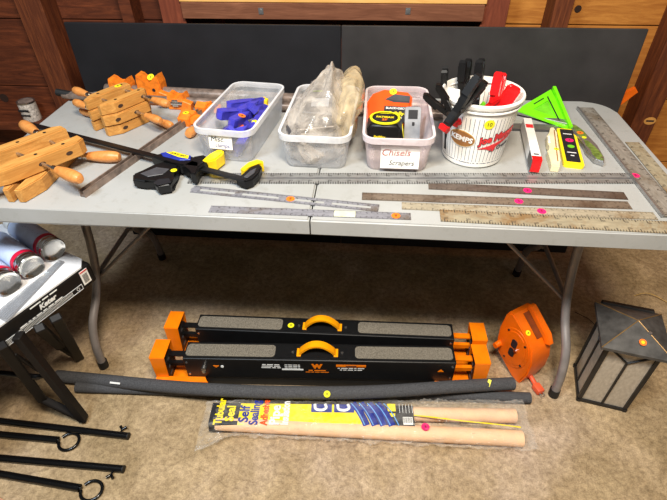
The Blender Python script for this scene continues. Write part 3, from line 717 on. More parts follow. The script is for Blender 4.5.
# the dark tool lying in the bag
tl = thing('caulking_gun', 'dark grey metal tool visible through the poly bag in the middle bin', 'tool', (-.03, .30, TZ+.072), math.radians(12))
mb = MB(); mb.rod((-.05, 0, .008), (.07, 0, .012), .008); mb.build('barrel', 'dsteel', tl, True)
mb = MB(); mb.prism([(-.06, -.02), (-.03, -.022), (-.02, .02), (-.05, .05), (-.065, .03)], .0, .014, 'xy', .003, 2); mb.build('grip', 'dgrey', tl)
mb = MB(); mb.prism([(.02, .0), (.06, -.01), (.075, .02), (.05, .06), (.03, .05)], .0, .014, 'xy', .003, 2); mb.build('head', 'dgrey', tl)
pk = thing('hardware_packet', 'packet of grey hardware with yellow-green print in upper part of bag', 'packet', (-.01, .42, TZ+.118), (math.radians(25), 0, math.radians(-8)))
mb = MB(); mb.box((0, 0, 0), (.09, .12, .012), bev=.004, seg=2); mb.build('pouch', 'dgrey', pk)
mb = MB(); mb.box((-.015, .02, .0068), (.03, .004, .001), (0, 0, .1)); mb.build('print_stripe', 'olive', pk)
mb = MB(); mb.box((.0, -.02, .0068), (.05, .03, .001), (0, 0, .1)); mb.build('label_patch', 'grey', pk)

# bin 3 contents
ls = thing('laser_level', 'bright orange laser level with black handle at the back of pinkish bin', 'laser level', (.186, .478, TZ+.036), (math.radians(30), 0, math.radians(-4))); ls.scale = (1.08, 1.08, 1)
mb = MB(); mb.prism([(-.062, -.045), (.050, -.045), (.058, -.02), (.058, .045), (.045, .060), (-.020, .066), (-.050, .050), (-.066, .015)], .0, .05, 'xy', .008, 3); mb.build('housing', 'orangebd', ls, True)
mb = MB(); mb.prism([(-.015, .028), (.01, .046), (.052, .042), (.052, .020), (.01, .020)], .049, .054, 'xy', .003, 2); mb.build('grip_panel', 'dgrey', ls, True)
mb = MB(); mb.box((.022, -.018, .0505), (.074, .050, .002)); np_ = mb.build('name_plate', 'ink', ls)
text('BLACK+DECKER', .0088, 'white', np_, TR((.022, .0, .0518)), bold=.0002)
text('BullsEye', .0140, 'lyel', np_, TR((.022, -.016, .0518)), bold=.0004)
text('LASER', .006, 'white', np_, TR((.026, -.030, .0518)))
sticker(ls, (.005, .055, .0505), 'yelst', .010)
tm = thing('tape_measure', 'black tape measure with yellow ring in front of the orange laser level', 'tape measure', (.170, .362, TZ+.020), (math.radians(4), 0, math.radians(-3)))
mb = MB(); mb.prism([(-.050, 0), (.042, 0), (.048, .012), (.048, .055), (.035, .072), (-.035, .072), (-.048, .055)], -.036, .036, 'xz', .008, 3); mb.build('case', 'black', tm, True)
mb = MB(); mb.lathe([(.034, 0), (.040, 0), (.040, .004), (.034, .004)], 36); mb.xf(Matrix.Translation((0, 0, .072)) @ Matrix.Diagonal((1.05, .85, 1, 1))); rg = mb.build('yellow_ring', 'yelst', tm, True)
mb = MB(); mb.rod((0, 0, .071), (0, 0, .0738), .030, n=30); mb.xf(Matrix.Diagonal((1.05, .85, 1, 1))); dk = mb.build('ring_disc', 'ink', tm)
text('FATMAX', .0125, 'lyel', dk, TR((0, .004, .0742)), bold=.0003); text("25'", .013, 'orst', dk, TR((0, -.010, .0742)), bold=.0003)
text('FatMax', .011, 'lyel', tm, TR((-.012, -.0365, .035), XZ), bold=.0003, shear=.2); text('5m/16ft', .006, 'white', tm, TR((.008, -.0365, .018), XZ))
sf = thing('stud_finder', 'slim grey stud finder with small dark display upright in the pinkish bin', 'stud finder', (.249, .378, TZ+.011), (math.radians(-24), 0, math.radians(2)))
mb = MB(); mb.prism(rrect(-.022, 0, .022, .098, .006), -.014, .014, 'xz', .004, 2); mb.build('housing', 'grey', sf, True)
mb = MB(); mb.box((0, -.0145, .078), (.026, .002, .024)); mb.build('display', 'ink', sf)
mb = MB(); mb.box((.002, -.0145, .052), (.007, .003, .010), bev=.001); mb.build('button', 'ink', sf)
mb = MB(); mb.box((0, .0, .0985), (.028, .018, .002)); mb.build('top_window', 'dgrey', sf)
bt = thing('tape_roll', 'small black roll with yellow edge wedged between tape measure and stud finder', 'roll', (.216, .395, TZ+.035), (0, math.radians(80), 0))
mb = MB(); mb.lathe([(.012, -.008), (.026, -.008), (.028, 0), (.026, .008), (.012, .008), (.012, -.008)], 28); mb.build('roll', 'black', bt, True)
mb = MB(); mb.lathe([(.020, .008), (.024, .008), (.024, .0095), (.020, .0095), (.020, .008)], 28); mb.build('edge_ring', 'yelst', bt, True)

# ================================================================== BUCKET
BX, BY = .415, .338
bk = thing('ice_cream_pail', 'white pinstriped ice cream pail full of spring clamps', 'pail', (BX, BY, TZ))
H = .184; r0, r1 = .080, .1015
mb = MB(); mb.lathe([(0, .002), (r0-.006, 0), (r0, .006), (r1-.003, H-.012), (r1+.002, H-.012), (r1+.004, H-.004), (r1+.002, H), (r1-.002, H), (r1-.005, H-.006), (r0-.002, .008), (0, .006)], 64); mb.build('tub', 'bucket', bk, True)
mb = MB(); mb.lathe([(r1-.003, H-.024), (r1+.0005, H-.023), (r1+.0005, H-.020), (r1-.003, H-.019)], 64); mb.build('rim_ridge', 'white', bk, True)
def rad_at(z): return r0+(r1-.003-r0)*(z-.006)/(H-.018)
def wrap(mb, ang0, z0, tilt=0, off=.0008, cut=True):
    """bend flat local xy artwork round the pail"""
    if cut:
        xs = [v.co.x for v in mb.bm.verts]; x = min(xs)
        while x < max(xs):
            g_ = mb.bm.verts[:]+mb.bm.edges[:]+mb.bm.faces[:]
            bmesh.ops.bisect_plane(mb.bm, geom=g_, plane_co=(x, 0, 0), plane_no=(1, 0, 0)); x += .008
    for v in mb.bm.verts:
        x = v.co.x*math.cos(tilt)-v.co.y*math.sin(tilt); y = v.co.x*math.sin(tilt)+v.co.y*math.cos(tilt)
        z = z0+y; r = rad_at(z)+off+v.co.z; a = ang0+x/rad_at(z0)
        v.co = Vector((r*math.cos(a), r*math.sin(a), z))
    return mb
def oval(rx, ry, th): 
    mb = MB(); mb.prism([(rx*math.cos(2*PI*k/36), ry*math.sin(2*PI*k/36)) for k in range(36)], 0, th); return mb
aK = math.radians(-123)
wrap(oval(.037, .024, .0006), aK, .087, -.12).build('logo_oval', 'white', bk)
wrap(oval(.035, .022, .0008), aK, .087, -.12, .0012).build('logo_oval', 'gold', bk)
wrap(oval(.033, .0195, .0008), aK, .087, -.12, .0016).build('logo_oval', 'brown', bk)
wrap(text_bm('KEMPS', .0195, .0003, 1.05, .0006), aK, .087, -.10, .0028, False).build('lettering', 'white', bk)
aJ = math.radians(-63)
wrap(text_bm('Joe Mauer', .0265, .0003, .92, .0024, .25), aJ, .096, .24, .0010, False).build('lettering', 'ink', bk)
wrap(text_bm('Joe Mauer', .0265, .0003, .92, .0012, .25), aJ, .096, .24, .0018, False).build('lettering', 'redtxt', bk)
mb = MB(); mb.prism([(-.052, -.004), (.02, .000), (.062, .006), (.060, .000), (.0, -.010), (-.012, -.024), (-.030, -.010)], 0, .0006); wrap(mb, aJ, .080, .26, .001).build('pennant_swash', 'redtxt', bk)
wrap(text_bm('Ice Cream', .015, .0003, .95, .0004, .2), aJ+.15, .064, .24, .0012, False).build('lettering', 'dgrey', bk)
wrap(oval(.013, .013, .0005), math.radians(-84), .134).build('price_sticker', 'yelst', bk)
wrap(text_bm('10', .014, .0002), math.radians(-84), .134, 0, .0016, False).build('price_mark', 'ink', bk)
# dark figure print at the far left of the pail
mb = MB(); mb.prism([(-.006, -.03), (.006, -.028), (.004, 0), (.008, .02), (.0, .05), (-.008, .03), (-.004, 0)], 0, .0006); wrap(mb, math.radians(-160), .06, 0, .001, False).build('side_print', 'ink', bk)
# handle of the pail (bail) folded up over the rim at the back
mb = MB(); mb.tube([(r1*1.0*math.cos(a), r1*math.sin(a)*.9, H-.012+.0*math.sin(a)) for a in [math.radians(x) for x in range(12, 169, 8)]], .0024, 8); mb.build('bail', 'white', bk, True)

def in_pail(px, py, y):  # top of handle sits where the photo shows it at this depth
    return at(px, py, y, 1)
items = [  # label, px,py (pivot), y, rot deg (x,y,z), scale, mats
 ('black spring clamp with tall handle at the rear left of the pail', (444, 94), .395, (-6, 0, 80), .85, 'black', 'black', .080, .05),
 ('black spring clamp standing highest in the pail, left of two', (462, 92), .39, (-6, 10, 60), 1.0, 'black', 'black', .080, .05),
 ('black spring clamp standing high in the pail, right of two', (477, 92), .39, (-6, 12, 70), 1.0, 'black', 'black', .080, .05),
 ('black spring clamp hanging outside the left rim of the pail', (449, 112), .268, (4, -44, -12), 1.0, 'black', 'red', .075, .035),
 ('black spring clamp with grooved handle and red tip over the front rim of the pail', (459, 109), .225, (14, 36, 50), 1.05, 'black', 'red', .080, .052),
 ('red spring clamp leaning at the right side of the pail', (493, 108), .345, (-4, 20, 62), 1.15, 'red', 'black', .075, .045),
 ('red spring clamp lying low in the middle of the pail', (486, 110), .30, (10, 60, 20), .8, 'red', 'black', .05, .04),
 ('small green spring clamp low in the front of the pail', (478, 113), .275, (5, 45, 20), .55, 'greenc', 'greenc', .05, .04),
]
for lab, (px, py), y, r, s, m_, tm_, l1, l2 in items:
    p = in_pail(px, py, y)
    spring_clamp(lab, p, tuple(math.radians(v) for v in r), s, m_, tm_, l1, l2)
# wide flat red scraper-like handle
rb = thing('red_scraper', 'wide glossy red plastic scraper leaning on the right rim of the pail', 'scraper', at(499, 110, .31, 1), (math.radians(0), math.radians(26), math.radians(10)))
mb = MB(); mb.prism(rrect(-.018, -.04, .018, .068, .007), -.006, .006, 'xz', .004, 3); mb.build('blade', 'red', rb, True)
mb = MB(); mb.box((0, 0, -.05), (.02, .008, .04), bev=.002); mb.build('handle', 'red', rb)
wc = thing('plastic_cup', 'plain white plastic scoop cup inside the rear of the pail', 'cup', at(451, 100, .40, 1)-Vector((0, 0, .03)), (math.radians(-14), math.radians(8), 0))
mb = MB(); mb.lathe([(0, 0), (.026, 0), (.034, .062), (.032, .062), (.024, .003), (0, .003)], 28); mb.build('cup', 'white', wc, True)

# ================================================================== STANDS UNDER THE TABLE
def stand(label, x, y, ang, full=True):
    o = thing('folding_stand', label, 'stand', (x, y, 0), ang)
    w, d_, h = .88, .070, .145; z0 = .045
    mb = MB(); mb.box((0, 0, z0+(h-z0)/2), (w, d_, h-z0), bev=.003, seg=2); mb.build('beam', 'black', o)
    mb = MB(); mb.box((0, -.002, .024), (w-.02, d_-.012, .040)); mb.build('folded_legs', 'rubber', o)
    mb = MB()
    for x0, x1 in ((-w/2+.006, -.142), (.118, w/2-.008)):
        mb.prism(rrect(x0, -d_/2+.012, x1, d_/2-.010, .012), h, h+.0015)
    mb.each('grip_pad', 'grip', o)
    mb = MB(); mb.prism(rrect(-.136, -d_/2+.010, .112, d_/2-.010, .012), h, h+.003, 'xy', .001); pl = mb.build('handle_plate', 'black', o)
    pts = [(x_*.8+.006, y_, z_) for x_, y_, z_ in [(-.085, -.006, h+.004), (-.075, -.006, h+.018), (-.045, -.006, h+.040), (-.013, -.006, h+.047), (.019, -.006, h+.040), (.049, -.006, h+.018), (.059, -.006, h+.004)]]
    mb = MB(); sp = smoothpath(pts, 4)
    for a, b in zip(sp[:-1], sp[1:]):
        mid = (a+b)/2; ang_ = math.atan2(b.z-a.z, b.x-a.x); mb.box(mid, ((b-a).length*1.15, .024, .007), (0, -ang_, 0))
    mb.build('handle', 'handleyel', o)
    mb = MB()
    for xx in (-.064, .056): mb.box((xx, -.006, h+.005), (.014, .032, .004), bev=.001)
    mb.each('handle_bracket', 'handleyel', o)
    mb = MB()
    for xx in (-.084, .076): mb.rod((xx, -.004, h+.002), (xx, -.004, h+.005), .0045)
    mb.each('bolt', 'steel', o)
    yf = -d_/2
    mb = MB()
    for sx_ in (-1, 1):
        for zz in (.065, .125): mb.rod((sx_*(w/2-.010), yf-.0015, zz), (sx_*(w/2-.010), yf+.001, zz), .004)
    mb.each('rivet', 'steel', o)
    # orange end brackets
    for sg in (-1, 1):
        xo = sg*(w/2+.105); xi = sg*(w/2+.057); xm = (xo+xi)/2; hh = .149
        mb = MB(); wd = abs(xo-xi)
        mb.box((xm, 0, hh), (wd, .076, .003)); mb.box((xo, 0, hh/2+.005), (.003, .076, hh-.006))
        for yy in (-.038, .038):
            mb.prism([(xo, .012), (xo, hh), (xi, hh), (xi+sg*.010, .012)], yy-.0015, yy+.0015, 'xz')
        mb.box((sg*(w/2+.02), 0, .014), (.16, .078, .004))
        br = mb.build('end_bracket', 'orange', o)
        mb = MB(); mb.box((xm-sg*.004, 0, .06), (wd*.5, .068, .09)); mb.build('bracket_insert', 'rubber', br)
        mb = MB()
        for zz in (.04, .07, .10): mb.box((xi+sg*.008, -.02+zz*.2, zz), (.004, .018, .008))
        mb.each('insert_teeth', 'dgrey', br)
        mb = MB(); a = sg*(w/2+.075); b_ = sg*(w/2-.070)
        if full: mb.prism([(a+sg*.03, yf-.001), (b_+sg*.012, yf-.001), (b_, yf-.022), (a+sg*.03, yf-.022)], .046, .050, 'xy')
        if not full: mb.box((sg*(w/2+.02), 0, .012), (.03, .03, .004))
        mb.each('foot_flange', 'orange', o)
        mb = MB(); mb.box((sg*(w/2+.018), .0, .075), (.11, .012, .016)); mb.box((sg*(w/2+.018), .01, .112), (.09, .02, .006)); mb.each('link_arm', 'orange' if sg > 0 else 'black', o)
    if full:
        mb = MB(); mb.rod((-.375, yf-.012, .104), (-.375, yf, .104), .008); mb.box((-.378, yf-.006, .092), (.012, .01, .022), bev=.002); mb.build('latch', 'steel', o)
        mb = MB(); mb.prism([(-.345, .112), (-.325, .112), (-.335, .102)], yf-.0012, yf, 'xz'); mb.prism([(.385, .10), (.405, .10), (.395, .112)], yf-.0012, yf, 'xz'); mb.each('warning_mark', 'orange', o)
        mb = MB(); mb.rod((-.315, yf-.002, .108), (-.315, yf, .108), .005); mb.build('dot', 'white', o)
        for k, (s_, z_) in enumerate((('WEN MODEL 3921', .122), ('UNIVERSAL STAND', .114), ('CAPACITY 500 LBS', .106))):
            text(s_, .0072, 'white', o, TR((-.155, yf-.0006, z_), XZ)); text('READ MANUAL BEFORE USE', .0055, 'white', o, TR((-.085, yf-.0006, z_), XZ), sx=.75)
        mb = MB(); mb.box((-.085, yf-.0005, .098), (.07, .001, .006)); mb.build('print_bar', 'white', o)
        text('W', .029, 'orange', o, TR((-.005, yf-.0006, .116), XZ), bold=.0022)
        text('WEN PRODUCTS', .0085, 'orange', o, TR((-.005, yf-.0006, .095), XZ), bold=.0003)
        text('MITER SAW STAND EXTENSION', .0055, 'orange', o, TR((-.005, yf-.0006, .086), XZ))
        mb = MB(); mb.box((.105, yf-.0005, .122), (.096, .001, .010)); mb.build('print_bar', 'orange', o)
        text('WARNING', .009, 'ink', o, TR((.105, yf-.0012, .122), XZ)); text('TO REDUCE RISK OF INJURY', .0065, 'white', o, TR((.105, yf-.0006, .109), XZ)); text('DO NOT STAND ON BEAM', .0065, 'white', o, TR((.105, yf-.0006, .100), XZ))
    return o
s1 = stand('front black folding stand with orange end brackets, white and orange print on face', -.005, .079, math.radians(3.0))
s2 = stand('rear black folding stand with orange end brackets, yellow sticker near its handle', .0, .189, math.radians(1.2), False)
sticker(s2, (-.112, -.004, .1485), 'yelst', .011)

# ================================================================== FOAM TUBES
def foam(label, pts, r):
    pts = smoothpath(pts, 6); o = thing('foam_pipe_insulation', label, 'foam tube', pts[0])
    o.location = (pts[0].x, pts[0].y, 0); pts = [p-Vector((pts[0].x, pts[0].y, 0)) for p in pts]
    mb = MB(); mb.tube(pts, r, 20); mb.build('tube', 'foam', o, True)
    for a, b in ((pts[0], pts[1]), (pts[-1], pts[-2])):
        dd = (a-b).normalized(); mb = MB(); mb.rod(a-dd*.002, a+dd*.0008, r*.5, n=18); mb.build('bore', 'ink', o)
    return o
def P(px, py, z): return at(px, py, z)
f1 = foam('longer dark grey foam pipe tube lying against the orange and black stand', [P(57, 376, .024), P(100, 380, .034), P(150, 385, .054), P(200, 389, .070), P(250, 391.5, .078), P(300, 392.5, .080), P(350, 392.5, .080), P(400, 390.5, .080), P(450, 387, .072), P(513, 383.5, .052)], .0205)
def onf(o, px, py, z, mat):
    p = at(px, py, z)-Vector(o.location); sticker(o, p, mat, .0105, (.75, 0, 0))
onf(f1, 327, 394, .0965, 'yelst')
mb = MB(); p = at(489, 383, .080)-Vector(f1.location); mb.box(p, (.010, .022, .001), (.6, 0, -.4)); mb.build('price_sticker', 'yelst', f1)
mb = MB(); p = at(115, 383, .064)-Vector(f1.location); mb.box(p, (.035, .006, .001), (.9, 0, -.05)); mb.build('paint_mark', 'white', f1)
f2 = foam('foam pipe tube mostly hidden under the longer one, end showing by the clear package', [P(77, 387, .0195), P(250, 392, .0195), P(400, 394, .0195), P(530, 398, .0195)], .0180)

# ================================================================== PACKAGE OF PIPE INSULATION
pk = thing('insulation_package', 'clear package of beige foam tubes with a yellow printed label', 'package', (.15, -.088, 0), math.radians(3.4))
def ptsline(y0, y1, z, xa, xb, n=10): return [(xa+(xb-xa)*i/n, y0+(y1-y0)*i/n, z+.0*math.sin(i)) for i in range(n+1)]
for (y0, y1, r_) in ((-.009, -.047, .0240), (.034, .030, .0225)):
    mb = MB(); mb.tube(ptsline(y0, y1, r_+.001, -.46, .478), r_, 20); tb = mb.build('foam_tube', 'beige', pk, True)
    mb = MB(); mb.rod((.478, y1, r_+.001), (.4795, y1, r_+.001), .010, n=18); mb.build('bore', 'brown', tb)
# printed sheet curved over the two tubes
def sheet(x0, x1, off, mat, name, y0=-.034, y1=.062, parent=pk, nx=14, ny=12):
    mb = MB(); g_ = []
    def z_at(y):
        u_ = (y+.032)/.087; return .0490-.001*math.sin(u_*PI*2)**2 - .022*max(0, (.12-u_)/.12)**2 - .02*max(0, (u_-.88)/.12)**2
    rows = []
    for s_ in (0, -.0006):
        rr = []
        for i in range(nx+1):
            rr.append([mb.bm.verts.new((x0+(x1-x0)*i/nx, y0+(y1-y0)*j/ny, z_at(y0+(y1-y0)*j/ny)+off+s_)) for j in range(ny+1)])
        rows.append(rr)
    for rr in rows:
        for i in range(nx):
            for j in range(ny): mb.bm.faces.new((rr[i][j], rr[i+1][j], rr[i+1][j+1], rr[i][j+1]))
    return mb.build(name, mat, parent, True)
X0, X1 = -.48, .155
sheet(X0+.08, .03, .0, 'lyel', 'label_sheet'); sheet(X0, X0+.09, .0003, 'ink', 'black_panel')
sheet(.02, X1, .0003, 'ink', 'black_panel')
sheet(-.165, -.10, .0006, 'lblue', 'picture', .018, .05); sheet(-.093, -.03, .0006, 'lblue', 'picture', .018, .05)
mb = MB()
for cx in (-.132, -.060): mb.tube(smoothpath([(cx-.022, .045, .0515), (cx-.018, .028, .0515), (cx+.002, .025, .0515), (cx+.014, .033, .0515), (cx+.010, .046, .0515)], 4), .0045, 6, flat=.3)
mb.each('pipe_drawing', 'white', pk)
# blue pipe illustration: slanted stripes
mb = MB()
for k in range(4): 
    pts = smoothpath([(-.035+k*.026, .052, .0465), (-.018+k*.026, .030, .0500), (-.004+k*.026, .004, .0502), (.008+k*.026, -.024, .0485)], 4); mb.tube(pts, .011, 8, flat=.15)
mb.each('blue_pipes', 'lblue', pk)
mb = MB()
for k in range(5):
    pts = smoothpath([(-.040+k*.026, .052, .0490), (-.024+k*.026, .030, .0520), (-.010+k*.026, .004, .0522), (.002+k*.026, -.024, .0505)], 4); mb.tube(pts, .0016, 5, flat=.5)
mb.each('pale_blue_lines', plain('pale_blue_print', (110, 170, 230), .4), pk)
mb = MB(); mb.prism([(.075, .024), (.100, .024), (.100, .050), (.075, .050)], .0495, .0502); mb.prism([(.078, .005), (.096, .005), (.098, .016), (.080, .017)], .0498, .0504); mb.each('yellow_icons', 'lyel', pk)
mb = MB(); mb.box((.135, -.008, .0500), (.030, .026, .0006)); bcd = mb.build('barcode', 'paper', pk)
mb = MB()
for k in range(11): mb.box((.1225+k*.0025, -.006, .0506), (.0009 if k % 3 else .0015, .018, .0003))
mb.build('barcode_bars', 'ink', bcd)
mb = MB()
for k in range(5):
    mb.box((.112+k*.010, .034, .0500), (.0012, .030, .0003))
mb.build('fine_print', 'white', pk)
def lt(s_, sz, mat, x, y, sx=1, bold=.0008): text(s_, sz, mat, pk, TR((x, y-.001, .0508), (0, 0, PI/2)), sx=sx, bold=bold, shear=-.0)
lt('Tubular', .035, 'lyel', X0+.030, .016, .82, .0012); lt('Seal', .038, 'lyel', X0+.064, .010, .9, .0012)
lt('Self', .042, 'lblue', X0+.108, .008, .95, .0012); lt('Sealing', .038, 'lblue', X0+.140, .014, .80, .0012)
lt('Adhesive', .032, 'orangebd', X0+.172, .016, .75, .001)
lt('Pipe', .042, 'white', X0+.205, .006, .95, .0014); lt('Insulation', .034, 'white', X0+.236, .014, .62, .0012)
# clear film around it
mb = MB(); nx, na = 150, 56; ringv = []
for i in range(nx+1):
    u_ = i/nx; x = -.505+u_*1.02; ring_ = []
    yc = .010-.012*u_; hw = .052+.026*u_; hz = .0275
    endk = min(1, (1-u_)*14, 1); startk = min(1, u_*10+.25)
    if u_ < .1: hw += .03*(1-u_*10); yc -= .03*(1-u_*10); hz *= startk
    hz *= max(.12, endk)
    for k in range(na):
        a = 2*PI*k/na; y = yc+hw*math.cos(a); z = .0290+hz*math.sin(a)
        w_ = noise.noise(Vector((x*22, a*2.3, 3)))*.010+(1-abs(noise.noise(Vector((x*30+a*4, a*5-x*9, 7)))))**6*.006
        y += math.cos(a)*w_*1.2; z = max(.0012, z+math.sin(a)*abs(w_)*.9)
        ring_.append(mb.bm.verts.new((x+noise.noise(Vector((a*2, x*3, 9)))*.006, y, z)))
    ringv.append(ring_)
for a, b in zip(ringv[:-1], ringv[1:]):
    for k in range(na): mb.bm.faces.new((a[k], a[(k+1) % na], b[(k+1) % na], b[k]))
mb.build('film', 'wrap', pk, True)
sticker(pk, (.185, -.030, .0560), 'pinkst', .0125)
mb = MB()
mb.tube([(.155+.032*i, .012-.0035*i, .049+.001*math.sin(i)) for i in range(11)], .0020, 5); mb.build('tube_seam', 'lyel', pk)

# ================================================================== CORD REEL
RA = math.radians(34); rn = Vector((math.cos(RA), math.sin(RA), 0)); rs = Vector((math.sin(RA), -math.cos(RA), 0))
rp = Vector((.668, .107, 0))+rn*.045-rs*.06
rl = thing('cord_reel', 'orange plastic extension cord reel standing near the table leg', 'cord reel', rp, -(PI/2-RA))
# local: face in xz plane facing -y
out = [(.060, 0), (.025, .006), (-.052, .052), (-.070, .100), (-.074, .155), (-.066, .225), (-.058, .246), (-.040, .252), (.020, .212), (.062, .178), (.076, .120), (.076, .067)]
mb = MB(); mb.prism(out, -.045, .045, 'xz', .005, 2); mb.build('housing', 'orangereel', rl, True)
def ringat(rx, rz, cx_, cz_, y0_, y1_, n=36):
    m_ = MB(); m_.prism([(cx_+rx*math.cos(2*PI*k/n), cz_+rz*math.sin(2*PI*k/n)) for k in range(n)], y0_, y1_, 'xz', .0015); return m_
ringat(.060, .084, .0, .128, -.0475, -.044).build('spool_disc', 'orangereel', rl, True)
ringat(.050, .072, .0, .128, -.0490, -.047).build('inner_disc', 'orangereel', rl, True)
for zz in (.150, .108):
    mb = MB(); mb.prism(rrect(-.011, zz-.018, .011, zz+.018, .008), -.0505, -.048, 'xz'); mb.build('outlet', 'ink', rl)
mb = MB(); mb.rod((.014, -.056, .130), (.014, -.048, .130), .006); mb.build('centre_screw', 'chrome', rl)
mb = MB(); mb.rod((-.052, -.070, .098), (-.052, -.046, .098), .010, .012); mb.build('winding_knob', 'orangereel', rl, True)
mb = MB()
for x_, z_ in ((-.035, .185), (.038, .175), (-.02, .065), (.045, .085)): mb.rod((x_, -.0500, z_), (x_, -.046, z_), .004)
mb.each('screw', 'dsteel', rl)
# carry handle along the sloping top edge, dark hand opening beneath it
mb = MB(); mb.prism([(-.040, .250), (-.036, .268), (-.026, .272), (.058, .214), (.076, .185), (.062, .176), (.052, .198), (-.024, .252)], .012, .036, 'xz', .003, 2); mb.build('carry_handle', 'orangereel', rl, True)
mb = MB(); mb.prism([(-.030, .2475), (.044, .1975), (.0445, .1985), (-.0295, .2490)], -.010, .040, 'xz'); mb.build('hand_opening', plain('opening_brown', (120, 54, 14), .5), rl)
sticker(rl, (.020, -.030, .2150), 'yelst', .009, (0, math.radians(35), 0))
mb = MB(); mb.tube(smoothpath([(.066, .0, .020), (.090, -.005, .015), (.104, -.010, .014)], 5), .008, 10); mb.build('plug_cord', plain('plug_orange', (226, 92, 54), .5), rl, True)
mb = MB(); mb.box((.112, -.012, .015), (.034, .026, .024), (0, 0, -.2), .005, 2); mb.build('plug', plain('plug_orange', (226, 92, 54), .5), rl, True)
mb = MB()
for dy_ in (-.006, .006): mb.rod((.126, -.015+dy_, .016), (.143, -.019+dy_, .014), .0014)
mb.each('plug_pin', 'steel', rl)

# ================================================================== LANTERN
ln = thing('outdoor_lantern', 'black outdoor wall lantern with frosted panes standing on the floor', 'lantern', (.933, .112, 0), math.radians(-12.5))
w = .145; Hl = .285; hw = w/2
for i, (sx_, sy_) in enumerate(((-1, -1), (1, -1), (1, 1), (-1, 1))):
    mb = MB(); mb.box((sx_*(hw-.005), sy_*(hw-.005), Hl/2), (.011, .011, Hl)); mb.build('corner_post', 'lantern', ln)
for z_, t2 in ((.006, .012), (Hl-.006, .012)):
    mb = MB()
    for s_ in (-1, 1):
        mb.box((0, s_*(hw-.004), z_), (w+.006, .010, t2)); mb.box((s_*(hw-.004), 0, z_), (.010, w+.006, t2))
    if z_ < .1: mb.box((0, 0, .003), (w-.004, w-.004, .004))
    mb.build('frame', 'lantern', ln)
for k in range(4):
    m = Matrix.Rotation(k*PI/2, 4, 'Z')
    mb = MB(); mb.box((0, -hw+.007, Hl/2), (w-.018, .003, Hl-.02)); mb.xf(m); pn = mb.build('pane', 'frost', ln)
    mb = MB(); mb.box((0, -hw+.003, (Hl-.06)/2), (.006, .005, Hl-.07)); yj = Hl-.062
    for s_ in (-1, 1):
        a = Vector((0, -hw+.003, yj)); b = Vector((s_*(hw-.008), -hw+.003, Hl-.010)); mb.rod(a, b, .0034, n=6)
    mb.xf(m); mb.build('muntin', 'lantern', pn)
ev = .094; zr = Hl
mb = MB(); v = [mb.bm.verts.new((x*ev, y*ev, zr+z)) for x, y, z in ((-1, -1, 0), (1, -1, 0), (1, 1, 0), (-1, 1, 0), (-1, -1, .010), (1, -1, .010), (1, 1, .010), (-1, 1, .010), (0, .0, .052/1))]
mb.bm.faces.new(v[3::-1])
for i in range(4): mb.bm.faces.new((v[i], v[(i+1) % 4], v[4+(i+1) % 4], v[4+i])); mb.bm.faces.new((v[4+i], v[4+(i+1) % 4], v[8]))
mb.build('roof', 'lroof', ln)
mb = MB()
for x, y in ((-1, -1), (1, -1), (1, 1), (-1, 1)): mb.rod((x*ev, y*ev, zr+.0105), (0, 0, zr+.0525), .0016, n=6)
mb.each('roof_hip', 'bronze', ln)
mb = MB(); mb.rod((.03, -.03, zr+.035), (.03, -.03, zr+.043), .005); mb.build('roof_screw', 'alu', ln)
mb = MB(); mb.prism(circ(0, 0, .010, 18), 0, .0006); mb.xf(TR((.010, -.062, zr+.0305), (.42, 0, 0))); ps = mb.build('price_sticker', 'orst', ln)
mb = MB(); mb.prism(circ(0, 0, .0045, 14), .0005, .001); mb.xf(TR((.010, -.062, zr+.0305), (.42, 0, 0))); mb.build('price_mark', 'lyel', ps)
mb = MB(); mb.box((0, ev-.020, Hl-.105), (.10, .026, .17), bev=.003); mb.build('wall_plate', 'lantern', ln)
mb = MB(); mb.box((0, ev+.004, zr+.006), (.150, .016, .020), bev=.003); mb.build('top_bracket', 'lantern', ln)

mb = MB(); wp = [at(588, 335, .004), at(612, 290, .008)] ; wp = smoothpath([at(634, 296, .004), at(645, 293, .02), at(656, 296, .012), at(672, 305, .003), at(700, 318, .003)], 6)
mb.tube(wp, .0013, 6); o = mb.build('wire', 'wire', None, True); tag(o, 'thin pale wire curling on the floor behind the lantern', 'wire')
mb = MB(); mb.tube(smoothpath([at(575, 312, .003), at(583, 316, .006), at(590, 320, .004), at(600, 330, .003)], 5), .0012, 6); o = mb.build('wire', 'rubber', None, True); tag(o, 'short dark wire on the floor between table leg and lantern', 'wire')

# ================================================================== POLES
def pole(label, A, B, ring=None, nut=None, r=.0105, close=False):
    o = thing('metal_pole', label, 'pole', (A.x, A.y, 0)); A3 = Vector((0, 0, r)); B3 = Vector((B.x-A.x, B.y-A.y, r)); dd = (B3-A3).normalized()
    mb = MB(); mb.rod(A3, B3, r, n=18); mb.build('shaft', 'blackgloss', o, True)
    if ring:
        c = B3+dd*(ring+.004); n_ = Vector((-dd.y, dd.x, 0)); pts = []
        for k in range(22):
            a = math.radians(190+ k*15.5); pts.append(c+dd*math.cos(a)*ring+n_*math.sin(a)*ring*.92+Vector((0, 0, -.004)))
        mb = MB(); mb.tube(pts, .0048, 10); mb.build('hook_ring', 'blackgloss', o, True)
        mb = MB(); mb.rod(B3-dd*.03, B3+dd*.004, r, r*.5, n=16); mb.build('tapered_neck', 'blackgloss', o, True)
    if nut:
        n_ = Vector((-dd.y, dd.x, 0))*nut; b0 = B3-dd*.028
        mb = MB(); mb.rod(b0+n_*r*.6, b0+n_*(r+.012), .003)
        for s_ in (-1, 1): mb.rod(b0+n_*(r+.008), b0+n_*(r+.018)+dd*s_*.010, .0030, .0045)
        mb.build('wing_nut', 'blackgloss', o, True)
        mb = MB(); mb.rod(B3, B3+dd*.003, r*1.05, n=18); mb.build('end_cap', 'rubber', o, True)
    return o
